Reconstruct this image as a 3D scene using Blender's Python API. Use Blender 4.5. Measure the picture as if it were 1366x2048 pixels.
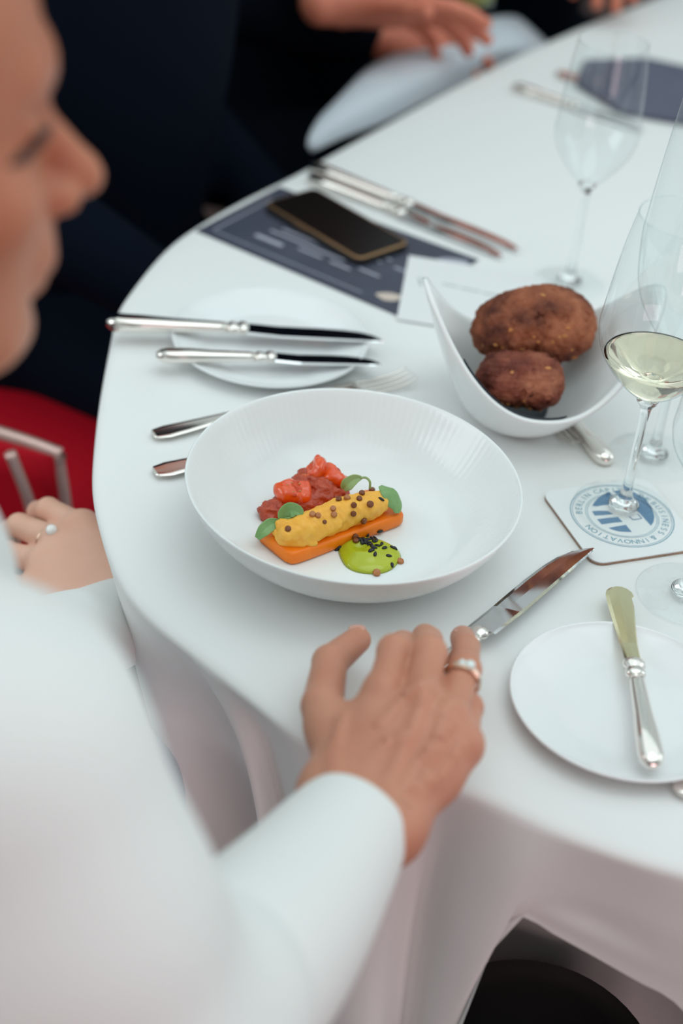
import bpy, bmesh, math, random
import numpy as np
from mathutils import Vector, Matrix
from mathutils.bvhtree import BVHTree
random.seed(7); RNG = np.random.default_rng(7)
for o in list(bpy.data.objects): bpy.data.objects.remove(o)
S = bpy.context.scene
COL = S.collection
T = 0.74                                   # table top height
# ------------------------------------------------------------------ camera
PW, PH, F = 1366, 2048, 3200.0
PITCH, ROLL = math.radians(36), math.radians(6)
CP = np.array([0.0, 0.0, 1.454])
FW = np.array([0, math.cos(PITCH), -math.sin(PITCH)])
R0 = np.array([1.0, 0, 0]); U0 = np.cross(R0, FW)
RT = math.cos(ROLL)*R0 + math.sin(ROLL)*U0
UP = -math.sin(ROLL)*R0 + math.cos(ROLL)*U0
def ray(x, y): return FW + (x-PW/2)/F*RT - (y-PH/2)/F*UP
def at(x, y, z=T):
    """point at height z that is seen at pixel x, y of the photograph"""
    d = ray(x, y); return CP + (z-CP[2])/d[2]*d
def atd(x, y, d): return CP + d*ray(x, y)
def proj(P):
    d = np.asarray(P, float)-CP; z = d@FW
    return np.array([PW/2+F*(d@RT)/z, PH/2-F*(d@UP)/z])
cd = bpy.data.cameras.new('camera'); cam = bpy.data.objects.new('camera', cd); COL.objects.link(cam)
cd.sensor_fit = 'VERTICAL'; cd.sensor_height = 36; cd.lens = F/PH*36
M4 = Matrix(((RT[0], UP[0], -FW[0], CP[0]), (RT[1], UP[1], -FW[1], CP[1]), (RT[2], UP[2], -FW[2], CP[2]), (0, 0, 0, 1)))
cam.matrix_world = M4; cd.clip_start = .02; cd.clip_end = 50
cd.dof.use_dof = True; cd.dof.focus_distance = 1.155; cd.dof.aperture_fstop = 2.7
S.camera = cam
# ------------------------------------------------------------------ light
W = bpy.data.worlds.new('world'); S.world = W; W.use_nodes = True
W.node_tree.nodes['Background'].inputs[0].default_value = (.82, .94, .95, 1)
W.node_tree.nodes['Background'].inputs[1].default_value = .80
def area(name, loc, tgt, sx, sy, power, col):
    l = bpy.data.lights.new(name, 'AREA'); l.shape = 'RECTANGLE'; l.size = sx; l.size_y = sy; l.energy = power; l.color = col
    o = bpy.data.objects.new(name, l); COL.objects.link(o); o.location = loc
    o.rotation_euler = (Vector(tgt)-Vector(loc)).to_track_quat('-Z', 'Y').to_euler(); return o
area('overhead_light', (.4, 2.0, 3.4), (.1, 1.0, .7), 3.6, 3.0, 26, (.87, .99, 1))
area('overhead_light', (.35, .45, 3.1), (-.1, .9, .7), 2.4, 1.8, 24, (.87, .98, 1))  # overhead fill added on the camera side to lighten the near cloth
area('window_light', (-2.5, .3, 1.9), (0, 1.0, .7), 1.8, 1.6, 30, (.90, .97, 1))
area('window_light', (2.9, 1.4, 2.2), (0, 1.0, .75), 1.6, 1.8, 14, (.88, .99, 1))
area('warm_fill', (.9, -1.3, .9), (.1, .8, .6), 1.2, 1.0, 17, (1, .70, .74))  # unseen warm fill added low in front to tint the front drape pinkish
S.view_settings.view_transform = 'Standard'; S.view_settings.look = 'None'
S.view_settings.exposure = -.42; S.view_settings.gamma = 1; S.view_settings.use_curve_mapping = False

# ------------------------------------------------------------------ materials
def lin(c):
    return tuple(((v/255)/12.92 if v/255 <= .04045 else ((v/255+.055)/1.055)**2.4) for v in c)
def mat(name, col, rough=.5, metal=0, spec=.5, noise=None, bump=None, sss=0, sss_col=None, coat=0, trans=0, ior=1.45, sheen=0):
    """col in linear rgb; noise = (scale, second colour, detail, sharpness); bump = (scale, strength, distance)"""
    m = bpy.data.materials.new(name); m.use_nodes = True; nt = m.node_tree; b = nt.nodes['Principled BSDF']
    b.inputs['Base Color'].default_value = (*col, 1); b.inputs['Roughness'].default_value = rough
    b.inputs['Metallic'].default_value = metal; b.inputs['Specular IOR Level'].default_value = spec
    b.inputs['IOR'].default_value = ior; b.inputs['Transmission Weight'].default_value = trans
    b.inputs['Coat Weight'].default_value = coat; b.inputs['Coat Roughness'].default_value = .08
    b.inputs['Sheen Weight'].default_value = sheen
    if sss:
        b.inputs['Subsurface Weight'].default_value = sss; b.inputs['Subsurface Radius'].default_value = sss_col or (1, .4, .25)
        b.inputs['Subsurface Scale'].default_value = .004
    tc = nt.nodes.new('ShaderNodeTexCoord')
    if noise:
        n = nt.nodes.new('ShaderNodeTexNoise'); n.inputs['Scale'].default_value = noise[0]; n.inputs['Detail'].default_value = noise[2]
        r = nt.nodes.new('ShaderNodeValToRGB'); h = .5/noise[3] if len(noise) > 3 else .25
        r.color_ramp.elements[0].position = max(0, .5-h); r.color_ramp.elements[1].position = min(1, .5+h)
        r.color_ramp.elements[0].color = (*col, 1); r.color_ramp.elements[1].color = (*noise[1], 1)
        nt.links.new(tc.outputs['Object'], n.inputs['Vector']); nt.links.new(n.outputs['Fac'], r.inputs[0]); nt.links.new(r.outputs[0], b.inputs['Base Color'])
    if bump:
        n2 = nt.nodes.new('ShaderNodeTexNoise'); n2.inputs['Scale'].default_value = bump[0]; n2.inputs['Detail'].default_value = 5
        bp = nt.nodes.new('ShaderNodeBump'); bp.inputs['Strength'].default_value = bump[1]; bp.inputs['Distance'].default_value = bump[2]
        nt.links.new(tc.outputs['Object'], n2.inputs['Vector']); nt.links.new(n2.outputs['Fac'], bp.inputs['Height']); nt.links.new(bp.outputs[0], b.inputs['Normal'])
    return m
M = {}
M['cloth'] = mat('white_linen', (.80, .81, .80), .85, spec=.2, bump=(900, .15, .0004), sheen=.1)
M['porcelain'] = mat('white_porcelain', (.80, .83, .825), .14, spec=.5)
M['plate'] = mat('white_plate_glaze', (.82, .84, .845), .10)
M['silver'] = mat('polished_silver', (.88, .83, .785), .10, 1, bump=(60, .03, .0005))
M['steel'] = mat('polished_steel_blade', (.72, .72, .73), .06, 1)
M['butter_blade'] = mat('silver_blade_yellow_reflection', (.78, .72, .48), .2, 1)  # silver blade whose yellow reflection is put into the metal colour
M['skin'] = mat('pale_skin', lin((206, 152, 126)), .45, spec=.4, noise=(22, lin((186, 118, 94)), 3, .8), bump=(260, .25, .0012), sss=.25)
M['skin_pale'] = mat('light_skin', lin((226, 186, 166)), .5, noise=(25, lin((214, 160, 136)), 3, .8), bump=(260, .2, .001), sss=.25)
M['face'] = mat('face_skin', lin((190, 132, 102)), .42, spec=.4, noise=(9, lin((176, 104, 78)), 2, .7), sss=.25)
M['skin_far'] = mat('ruddy_skin', lin((222, 140, 112)), .5, noise=(18, lin((200, 105, 82)), 2, .8), sss=.2)
M['nail'] = mat('fingernail', lin((214, 160, 145)), .2)
M['nail_dark'] = mat('dark_fingernail', lin((120, 62, 52)), .2)
M['jacket'] = mat('white_jacket_cloth', (.76, .775, .76), .9, spec=.15, bump=(700, .2, .0005), sheen=.15)
M['trousers'] = mat('shade_tinted_trouser_cloth', (.62, .70, .76), .9, spec=.15)  # white trousers; the bluish skylit shade is put into this colour
M['suit'] = mat('near_black_suit_wool', (.003, .0055, .012), .9, spec=.06, bump=(300, .2, .001))
M['suit2'] = mat('black_suit_wool', (.0025, .004, .008), .9, spec=.06)
M['shirt'] = mat('shirt_cotton', (.55, .55, .58), .8)
M['hair'] = mat('brown_hair', (.06, .03, .018), .5, bump=(200, .6, .003))
M['dark'] = mat('dark_lash', (.03, .012, .01), .6)
M['brow'] = mat('fair_eyebrow', lin((150, 96, 72)), .7)
M['gold'] = mat('rose_gold', (.86, .62, .46), .18, 1)
M['ringsilver'] = mat('white_gold', (.9, .84, .74), .12, 1)
M['pearl'] = mat('pearl', (.85, .83, .8), .15, coat=.6)
M['stone'] = mat('clear_gem', (.75, .9, .9), .05, spec=1, coat=1)
M['red'] = mat('red_upholstery', lin((172, 4, 28)), .75, spec=.2, noise=(6, lin((182, 10, 32)), 2, .8))
M['frame'] = mat('brushed_chair_frame', (.62, .42, .38), .35, .7)
M['floor'] = mat('dark_carpet', (.050, .026, .024), .95, noise=(60, (.062, .032, .028), 4))
M['black'] = mat('black_leather', (.004, .005, .006), .6)
M['wood'] = mat('table_wood', (.25, .14, .07), .5)
M['menu'] = mat('slate_blue_menu_card', lin((60, 65, 80)), .45, noise=(14, lin((72, 76, 92)), 3))
M['menuprint'] = mat('pale_print', lin((170, 172, 186)), .5)
M['menulogo'] = mat('cream_print', lin((205, 190, 178)), .5)
M['card'] = mat('white_card', (.78, .79, .79), .6)
M['greyprint'] = mat('grey_print', (.35, .4, .42), .6)
M['phone'] = mat('phone_glass', (.004, .003, .003), .25, spec=.3)
M['phoneedge'] = mat('bronze_phone_edge', (.42, .26, .14), .3, .9)
M['phonecase'] = mat('black_phone_case', (.01, .01, .012), .5)
M['slate'] = mat('slate_napkin', lin((96, 100, 118)), .85, noise=(8, lin((84, 86, 104)), 2))
M['cork'] = mat('cork_edge', lin((176, 146, 126)), .9, noise=(500, lin((140, 112, 96)), 3), bump=(700, .5, .0006))
M['coaster'] = mat('coaster_white', (.82, .84, .85), .5)
M['blue'] = mat('blue_print', lin((92, 132, 168)), .5)
M['teal'] = mat('teal_print', lin((96, 152, 172)), .5)
M['napkin_lap'] = mat('folded_napkin', (.62, .67, .73), .9)
M['orange'] = mat('sweet_potato', lin((240, 112, 4)), .34, spec=.5, noise=(90, lin((250, 138, 16)), 3, .8), bump=(300, .3, .0012), sss=.3, sss_col=(1, .5, .1))
M['puree'] = mat('yellow_puree', lin((238, 166, 48)), .40, noise=(120, lin((250, 192, 84)), 4, .8), bump=(420, .35, .0010), sss=.3, sss_col=(1, .6, .2))
M['tomato'] = mat('tomato_skin', lin((218, 52, 6)), .16, spec=.7, coat=.4, noise=(150, lin((238, 98, 18)), 4, .9), bump=(350, .3, .0012), sss=.08, sss_col=(1, .3, .1))
M['tomatocut'] = mat('tomato_flesh', lin((226, 84, 28)), .22, noise=(260, lin((180, 34, 10)), 4, 1.2), bump=(420, .7, .0018))
M['ragout'] = mat('tomato_ragout', lin((158, 44, 18)), .26, coat=.3, noise=(220, lin((204, 84, 44)), 5, 1.4), bump=(500, .8, .002), sss=.03)
M['leaf'] = mat('green_leaf', lin((104, 146, 90)), .34, noise=(130, lin((138, 172, 110)), 3, .8), bump=(260, .15, .0008), sss=.1, sss_col=(.4, 1, .2))
M['leaf2'] = mat('olive_leaf', lin((128, 152, 92)), .38, noise=(130, lin((150, 170, 112)), 3, .8), sss=.1, sss_col=(.4, 1, .2))
M['green'] = mat('green_cream', lin((164, 172, 26)), .12, spec=.6, noise=(60, lin((180, 190, 44)), 2, .8), sss=.12, sss_col=(1, 1, .3))
M['sesame'] = mat('black_sesame', (.008, .010, .016), .35)
M['seed'] = mat('toasted_seed', lin((136, 76, 36)), .3, noise=(700, lin((96, 46, 20)), 3, 1.2), bump=(1500, .4, .0005))
M['seed_light'] = mat('golden_seed', lin((196, 130, 78)), .3, noise=(700, lin((150, 84, 44)), 3, 1.2))
M['liner'] = mat('dark_liner_and_shade', (.012, .02, .032), .25)
M['oat'] = mat('pale_oat', lin((190, 128, 72)), .6)

def bread_mat(name, c1, c2, c3):
    m = mat(name, c1, .62, spec=.3); nt = m.node_tree; b = nt.nodes['Principled BSDF']
    tc = nt.nodes.new('ShaderNodeTexCoord'); n = nt.nodes.new('ShaderNodeTexNoise'); n.inputs['Scale'].default_value = 28; n.inputs['Detail'].default_value = 8
    r = nt.nodes.new('ShaderNodeValToRGB'); e = r.color_ramp.elements; e[0].position = .34; e[0].color = (*c3, 1); e[1].position = .66; e[1].color = (*c2, 1)
    k = e.new(.5); k.color = (*c1, 1)
    nt.links.new(tc.outputs['Object'], n.inputs['Vector']); nt.links.new(n.outputs['Fac'], r.inputs[0]); nt.links.new(r.outputs[0], b.inputs['Base Color'])
    n2 = nt.nodes.new('ShaderNodeTexNoise'); n2.inputs['Scale'].default_value = 160; n2.inputs['Detail'].default_value = 6
    bp = nt.nodes.new('ShaderNodeBump'); bp.inputs['Strength'].default_value = .9; bp.inputs['Distance'].default_value = .004
    nt.links.new(tc.outputs['Object'], n2.inputs['Vector']); nt.links.new(n2.outputs['Fac'], bp.inputs['Height']); nt.links.new(bp.outputs[0], b.inputs['Normal'])
    return m
M['bread'] = bread_mat('dark_crust', lin((144, 82, 56)), lin((178, 110, 78)), lin((84, 42, 32)))
M['bread2'] = bread_mat('glossy_dark_crust', lin((128, 68, 52)), lin((176, 112, 84)), lin((78, 34, 28)))

def thin_glass(name, tint=(.97, .985, .985)):
    m = bpy.data.materials.new(name); m.use_nodes = True; nt = m.node_tree; nt.nodes.clear()
    out = nt.nodes.new('ShaderNodeOutputMaterial'); mx = nt.nodes.new('ShaderNodeMixShader')
    tr = nt.nodes.new('ShaderNodeBsdfTransparent'); gl = nt.nodes.new('ShaderNodeBsdfGlossy'); gl.inputs['Roughness'].default_value = .02
    lf = nt.nodes.new('ShaderNodeLayerWeight'); lf.inputs['Blend'].default_value = .5
    cr = nt.nodes.new('ShaderNodeValToRGB'); cr.color_ramp.elements[0].color = (*tint, 1); cr.color_ramp.elements[0].position = .75
    cr.color_ramp.elements[1].color = (.66, .70, .70, 1); cr.color_ramp.elements[1].position = 1
    pw = nt.nodes.new('ShaderNodeMath'); pw.operation = 'POWER'; pw.inputs[1].default_value = 4
    ml = nt.nodes.new('ShaderNodeMath'); ml.operation = 'MULTIPLY_ADD'; ml.inputs[1].default_value = .30; ml.inputs[2].default_value = .045
    gl.inputs['Color'].default_value = (1, 1, 1, 1)
    nt.links.new(lf.outputs['Facing'], cr.inputs[0]); nt.links.new(cr.outputs[0], tr.inputs[0])
    nt.links.new(lf.outputs['Facing'], pw.inputs[0]); nt.links.new(pw.outputs[0], ml.inputs[0])
    nt.links.new(ml.outputs[0], mx.inputs[0]); nt.links.new(tr.outputs[0], mx.inputs[1]); nt.links.new(gl.outputs[0], mx.inputs[2]); nt.links.new(mx.outputs[0], out.inputs[0])
    return m
M['glass'] = thin_glass('clear_thin_glass')
M['solidglass'] = mat('clear_solid_glass', (.96, .98, .98), .0, trans=1, ior=1.45)
M['wine'] = mat('white_wine', (.98, .90, .70), .0, trans=1, ior=1.33)

# ------------------------------------------------------------------ object helpers
def tag(o, label=None, cat=None, group=None, kind=None):
    if label: o['label'] = label
    if cat: o['category'] = cat
    if group: o['group'] = group
    if kind: o['kind'] = kind
    return o
def empty(name, loc, label, cat, group=None, rz=0):
    o = bpy.data.objects.new(name, None); COL.objects.link(o); o.location = Vector(loc); o.rotation_euler = (0, 0, rz)
    o.empty_display_size = .03
    return tag(o, label, cat, group)
def obj(name, me, m, parent=None, smooth=True, label=None, world=False):
    """link a mesh; world=True means its vertices are in world space although it has a parent"""
    if isinstance(me, bmesh.types.BMesh):
        b = me; me = bpy.data.meshes.new(name); b.to_mesh(me); b.free()
    if m and not me.materials: me.materials.append(m)
    if smooth: me.shade_smooth()
    o = bpy.data.objects.new(name, me); COL.objects.link(o)
    if parent:
        o.parent = parent
        if world:
            bpy.context.view_layer.update(); o.matrix_parent_inverse = parent.matrix_world.inverted()
    if label: o['label'] = label
    return o
def pydata(name, vs, fs):
    me = bpy.data.meshes.new(name); me.from_pydata([tuple(map(float, v)) for v in vs], [], fs); me.update(); return me
def rough(o, bev=None, sub=None):
    if bev:
        m = o.modifiers.new('bevel', 'BEVEL'); m.width = bev; m.segments = 3; m.limit_method = 'ANGLE'; m.angle_limit = .6
    if sub:
        m = o.modifiers.new('sub', 'SUBSURF'); m.levels = sub; m.render_levels = sub
    return o
def lathe(prof, n=96, closed=False, flute=None):
    vs, fs = [], []
    k = len(prof)
    for i in range(n):
        a = 2*math.pi*i/n
        for j, (r, z) in enumerate(prof):
            rr = r + (flute(a, j) if flute else 0)
            vs.append((rr*math.cos(a), rr*math.sin(a), z))
    for i in range(n):
        for j in range(k-1 if not closed else k):
            a, b = i*k+j, ((i+1) % n)*k+j
            a2, b2 = i*k+(j+1) % k, ((i+1) % n)*k+(j+1) % k
            fs.append((a, b, b2, a2))
    me = pydata('lathe', vs, fs)
    bm = bmesh.new(); bm.from_mesh(me); bmesh.ops.remove_doubles(bm, verts=bm.verts, dist=1e-6); bmesh.ops.recalc_face_normals(bm, faces=bm.faces)
    bpy.data.meshes.remove(me); return bm
def loft(rings, cap=True, closed=False):
    n = len(rings[0]); vs = [tuple(p) for r in rings for p in r]; fs = []
    R = len(rings)
    for i in range(R if closed else R-1):
        for j in range(n):
            a, b = i*n+j, i*n+(j+1) % n; c, d = ((i+1) % R)*n+(j+1) % n, ((i+1) % R)*n+j
            fs.append((a, b, c, d))
    if cap and not closed:
        fs.append(tuple(range(n-1, -1, -1))); fs.append(tuple(range((R-1)*n, R*n)))
    me = pydata('loft', vs, fs); bm = bmesh.new(); bm.from_mesh(me); bpy.data.meshes.remove(me)
    bmesh.ops.recalc_face_normals(bm, faces=bm.faces); return bm
def catmull(P, n, closed=False):
    P = [np.array(p, float) for p in P]; out = []
    m = len(P); seg = m if closed else m-1
    for i in range(seg):
        g = (lambda k: P[k % m]) if closed else (lambda k: P[min(max(k, 0), m-1)])
        p0, p1, p2, p3 = g(i-1), g(i), g(i+1), g(i+2)
        for t in np.arange(n)/n:
            out.append(.5*((2*p1)+(-p0+p2)*t+(2*p0-5*p1+4*p2-p3)*t*t+(-p0+3*p1-3*p2+p3)*t**3))
    if not closed: out.append(P[-1])
    return np.array(out)
def tube(path, rad, n=16, sq=1.0, cap=True, closed=False, up=(0, 0, 1)):
    path = np.array(path, float); m = len(path)
    rad = rad if hasattr(rad, '__len__') else [rad]*m
    rings = []
    for i in range(m):
        t = (path[(i+1) % m]-path[i-1]) if closed else path[min(i+1, m-1)]-path[max(i-1, 0)]
        t = t/np.linalg.norm(t); u = np.array(up, float); s = np.cross(t, u)
        if np.linalg.norm(s) < 1e-3: s = np.cross(t, (1, 0, 0))
        s /= np.linalg.norm(s); v = np.cross(s, t)
        a = np.arange(n)/n*2*math.pi
        rings.append(path[i]+rad[i]*(np.outer(np.cos(a), s)+sq*np.outer(np.sin(a), v)))
    return loft(rings, cap, closed)
def slab(poly, z0, z1):
    """prism over a plan polygon"""
    n = len(poly); vs = [(p[0], p[1], z0) for p in poly]+[(p[0], p[1], z1) for p in poly]
    fs = [tuple(range(n-1, -1, -1)), tuple(range(n, 2*n))]+[(i, (i+1) % n, n+(i+1) % n, n+i) for i in range(n)]
    me = pydata('slab', vs, fs); bm = bmesh.new(); bm.from_mesh(me); bpy.data.meshes.remove(me); bmesh.ops.recalc_face_normals(bm, faces=bm.faces); return bm
def copy_tree(o, parent=None):
    c = o.copy(); COL.objects.link(c)
    if parent: c.parent = parent
    for ch in list(o.children): copy_tree(ch, c)
    return c

# ------------------------------------------------------------------ smooth bodies: distance field + remesh
def C_(a, b, r0, r1=None, k=.012, neg=False): return ('c', np.array(a, float), np.array(b, float), r0, r0 if r1 is None else r1, k, neg)
def E_(c, r, R=None, k=.012, neg=False): return ('e', np.array(c, float), np.array(r, float), np.eye(3) if R is None else np.array(R), 0, k, neg)
def xf(prims, R, t):
    out = []
    for p in prims:
        if p[0] == 'c': out.append(('c', R@p[1]+t, R@p[2]+t, *p[3:]))
        else: out.append(('e', R@p[1]+t, p[2], R@p[3], *p[4:]))
    return out
def pd(p, X):
    if p[0] == 'c':
        ab = p[2]-p[1]; h = np.clip(((X-p[1])@ab)/max(ab@ab, 1e-12), 0, 1)
        return np.linalg.norm(X-p[1]-h[:, None]*ab, axis=1)-(p[3]+(p[4]-p[3])*h)
    q = (X-p[1])@p[3]; a = np.linalg.norm(q/p[2], axis=1); b = np.linalg.norm(q/p[2]**2, axis=1)
    return a*(a-1)/np.maximum(b, 1e-9)
def sdf(prims, X):
    d = None
    for p in prims:
        e = pd(p, X); k = p[5]
        if p[6]:
            h = np.clip(.5-.5*(d+e)/k, 0, 1); d = d*(1-h)-e*h+k*h*(1-h)
        elif d is None: d = e
        else:
            h = np.clip(.5+.5*(d-e)/k, 0, 1); d = d*(1-h)+e*h-k*h*(1-h)
    return d
def organic(prims, vox, iters=5, bumpf=None):
    bm = bmesh.new()
    for p in prims:
        if p[6]: continue
        if p[0] == 'c':
            L = np.linalg.norm(p[2]-p[1]); n = max(1, int(L/(.45*min(p[3], p[4])))+1)
            for i in range(n+1):
                t = i/n; r = (p[3]+(p[4]-p[3])*t)*1.02
                bmesh.ops.create_icosphere(bm, subdivisions=2, radius=r, matrix=Matrix.Translation(Vector(p[1]+(p[2]-p[1])*t)))
        else:
            Rm = Matrix([list(r) for r in p[3]]).to_4x4()
            bmesh.ops.create_icosphere(bm, subdivisions=3, radius=1, matrix=Matrix.Translation(Vector(p[1])) @ Rm @ Matrix.Diagonal((*p[2]*1.02, 1)))
    me = bpy.data.meshes.new('tmp'); bm.to_mesh(me); bm.free()
    o = bpy.data.objects.new('tmp', me); COL.objects.link(o)
    m = o.modifiers.new('r', 'REMESH'); m.mode = 'VOXEL'; m.voxel_size = vox
    dg = bpy.context.evaluated_depsgraph_get(); out = bpy.data.meshes.new_from_object(o.evaluated_get(dg))
    bpy.data.objects.remove(o); bpy.data.meshes.remove(me)
    n = len(out.vertices); X = np.empty(n*3); out.vertices.foreach_get('co', X); X = X.reshape(-1, 3)
    ed = np.empty(len(out.edges)*2, int); out.edges.foreach_get('vertices', ed); ed = ed.reshape(-1, 2)
    deg = np.zeros(n); np.add.at(deg, ed[:, 0], 1); np.add.at(deg, ed[:, 1], 1)
    f = (lambda Y: sdf(prims, Y)-bumpf(Y)) if bumpf else (lambda Y: sdf(prims, Y))
    e = vox*.25; K = np.array([[1, -1, -1], [-1, -1, 1], [-1, 1, -1], [1, 1, 1]])
    for it in range(iters):
        if it < iters-1:
            A = np.zeros_like(X); np.add.at(A, ed[:, 0], X[ed[:, 1]]); np.add.at(A, ed[:, 1], X[ed[:, 0]])
            X = X*.5+.5*A/deg[:, None]
        g = sum(f(X+e*k)[:, None]*k for k in K)/(4*e); d = f(X)
        s = np.clip(d, -vox*2, vox*2)
        X = X-s[:, None]*g/np.maximum((g*g).sum(1), .3)[:, None]
    out.vertices.foreach_set('co', X.ravel()); out.update(); return out
def join(meshes):
    bm = bmesh.new()
    for m in meshes: bm.from_mesh(m)
    return bm
def wave(scale, amp, seed=0):
    r = np.random.default_rng(seed); D = r.normal(size=(7, 3)); D /= np.linalg.norm(D, axis=1)[:, None]; ph = r.uniform(0, 6.28, 7); sc = scale*r.uniform(.6, 1.7, 7)
    return lambda X: amp*np.sin((X@D.T)*sc+ph).sum(1)/3

# ================================================================== SETTING
fl = slab([(-6, -4), (6, -4), (6, 9), (-6, 9)], -.05, 0)
tag(obj('floor', fl, M['floor'], smooth=False), 'dark carpeted floor under the table', None, kind='structure')

wn = slab([(-6, -2.3), (6, -2.3), (6, -2.2), (-6, -2.2)], 0, 3.2)  # unseen wall added to block world light and give a dim warm bounce
tag(obj('bounce_wall', wn, mat('warm_bounce', (.42, .30, .28), .9, noise=(3, (.46, .34, .31), 3)), smooth=False), 'unseen warm brown wall added behind the viewer to block and warm the light', None, kind='structure')
# ================================================================== TABLE AND CLOTH
edge_px = [(235, 650), (245, 612), (330, 503), (400, 450), (500, 394), (600, 345), (720, 278), (900, 180), (1060, 100), (1300, 0)]
front_px = [(1366, 1735), (1250, 1700), (1100, 1648), (940, 1572), (780, 1535), (620, 1475), (470, 1360), (380, 1290), (300, 1225), (240, 1140), (196, 1000), (196, 900), (210, 780)]
ctrl = [at(*p)[:2] for p in front_px]+[at(*p)[:2] for p in edge_px]
ctrl += [np.array(p) for p in [(.62, 2.64), (.95, 2.76), (1.35, 2.6), (1.55, 2.1), (1.45, 1.5), (1.15, .98), (.8, .72), (.45, .63)]]
cur = catmull(ctrl, 16, True)
d = np.linalg.norm(np.roll(cur, -1, 0)-cur, axis=1); s = np.r_[0, np.cumsum(d)]; LEN = s[-1]
NS = 620; sv = np.arange(NS)/NS*LEN
OUT = np.stack([np.interp(sv, s, np.r_[cur[:, k], cur[0, k]]) for k in (0, 1)], 1)
for _ in range(6): OUT = .5*OUT+.25*(np.roll(OUT, 1, 0)+np.roll(OUT, -1, 0))
tg = np.roll(OUT, -1, 0)-np.roll(OUT, 1, 0); tg /= np.linalg.norm(tg, axis=1)[:, None]
NRM = np.stack([-tg[:, 1], tg[:, 0]], 1)
cen = OUT.mean(0)
if ((OUT-cen)*NRM).sum() < 0: NRM = -NRM
def fsig(x, c, w): return 1/(1+np.exp(-(x-c)/w))
LV = 7
def drape_default(zs, inset=0, amp=.022, seed=3):
    r = np.random.default_rng(seed); u = sv/LEN*2*math.pi
    f = sum(a*np.sin(k*u+p) for a, k, p in zip((1, .8, .6, .5), (17, 29, 41, 11), r.uniform(0, 6, 4)))
    out = []
    for i, z in enumerate(zs):
        h = (T-z)
        off = -inset+.004+h*.05+amp*(.8+f)*min(1, h/.3)
        out.append(np.c_[OUT+NRM*off[:, None], np.full(NS, z)])
    return np.stack(out, 1)
Z = [.735, .69, .63, .55, .45, .32, .16]
DR = drape_default(Z)
# explicit columns of the visible drape: edge pixel, then points at falling heights
cols = [
 ((235, 650), [(240, 660, .735), (262, 745, .69), (285, 860, .63), (320, 1010, .55), (360, 1200, .45), (400, 1440, .32), (440, 1700, .16)]),
 ((196, 940), [(192, 950, .735), (225, 1045, .69), (262, 1170, .63), (310, 1340, .55), (360, 1550, .45), (410, 1820, .32), (450, 2100, .16)]),
 ((240, 1140), [(238, 1153, .735), (263, 1262, .69), (300, 1400, .63), (350, 1575, .55), (412, 1800, .45), (455, 2080, .32), (490, 2400, .16)]),
 ((300, 1225), [(300, 1238, .735), (345, 1325, .69), (392, 1425, .63), (436, 1560, .55), (482, 1740, .45), (520, 1985, .32), (560, 2290, .16)]),
 ((372, 1285), [(372, 1298, .735), (428, 1372, .69), (476, 1452, .63), (508, 1590, .55), (534, 1780, .45), (560, 2040, .32), (590, 2340, .16)]),
 ((420, 1322), [(420, 1338, .735), (466, 1458, .69), (504, 1590, .63), (534, 1775, .55), (560, 2010, .45), (590, 2290, .32), (620, 2620, .16)]),
 ((470, 1360), [(470, 1375, .735), (515, 1455, .69), (548, 1560, .63), (585, 1720, .55), (610, 1940, .45), (630, 2210, .32), (650, 2540, .16)]),
 ((620, 1475), [(620, 1490, .735), (625, 1590, .69), (628, 1725, .63), (632, 1900, .55), (640, 2120, .45), (650, 2400, .32), (660, 2740, .16)]),
 ((780, 1535), [(780, 1550, .735), (772, 1652, .69), (765, 1790, .63), (752, 1975, .55), (740, 2240, .45), (720, 2560, .32), (700, 2900, .16)]),
 ((880, 1556), [(880, 1570, .735), (866, 1648, .69), (846, 1755, .63), (820, 1915, .55), (795, 2130, .45), (765, 2410, .32), (745, 2740, .16)]),
 ((960, 1582), [(960, 1597, .735), (938, 1705, .69), (905, 1840, .63), (870, 2015, .55), (830, 2240, .45), (790, 2540, .32), (760, 2880, .16)]),
 ((1080, 1640), [(1080, 1660, .735), (1050, 1748, .70), (1012, 1832, .66), (972, 1925, .615), (925, 2025, .56), (865, 2160, .49), (800, 2350, .40)]),
 ((1110, 1652), [(1110, 1668, .735), (1085, 1725, .712), (1062, 1762, .694), (1042, 1790, .68), (1025, 1805, .67), (1014, 1813, .664), (1008, 1816, .662)]),
 ((1200, 1684), [(1200, 1702, .735), (1185, 1750, .712), (1165, 1790, .69), (1145, 1820, .672), (1130, 1845, .66), (1115, 1860, .65), (1105, 1868, .645)]),
 ((1366, 1735), [(1366, 1755, .735), (1358, 1820, .706), (1345, 1870, .682), (1330, 1910, .66), (1315, 1935, .645), (1300, 1955, .632), (1290, 1972, .622)]),
]
idx = [int(np.argmin(np.linalg.norm(OUT-at(*c[0])[:2], axis=1))) for c in cols]
order = np.argsort([(-(i) % NS) if idx[0] > idx[-1] else i for i in idx]) if False else range(len(cols))
def unwrap(i):  # columns run from the left edge to the front right: indices fall
    return i
ii = np.array(idx, float)
for k in range(1, len(ii)):
    while ii[k] > ii[k-1]: ii[k] -= NS
CW = np.array([[at(x, y, z) for x, y, z in c[1]] for c in cols])     # cols x LV x 3
CW[:, 0, :2] = OUT[np.array(idx)]+NRM[np.array(idx)]*.004
lo, hi = int(ii[-1]), int(ii[0])
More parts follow.
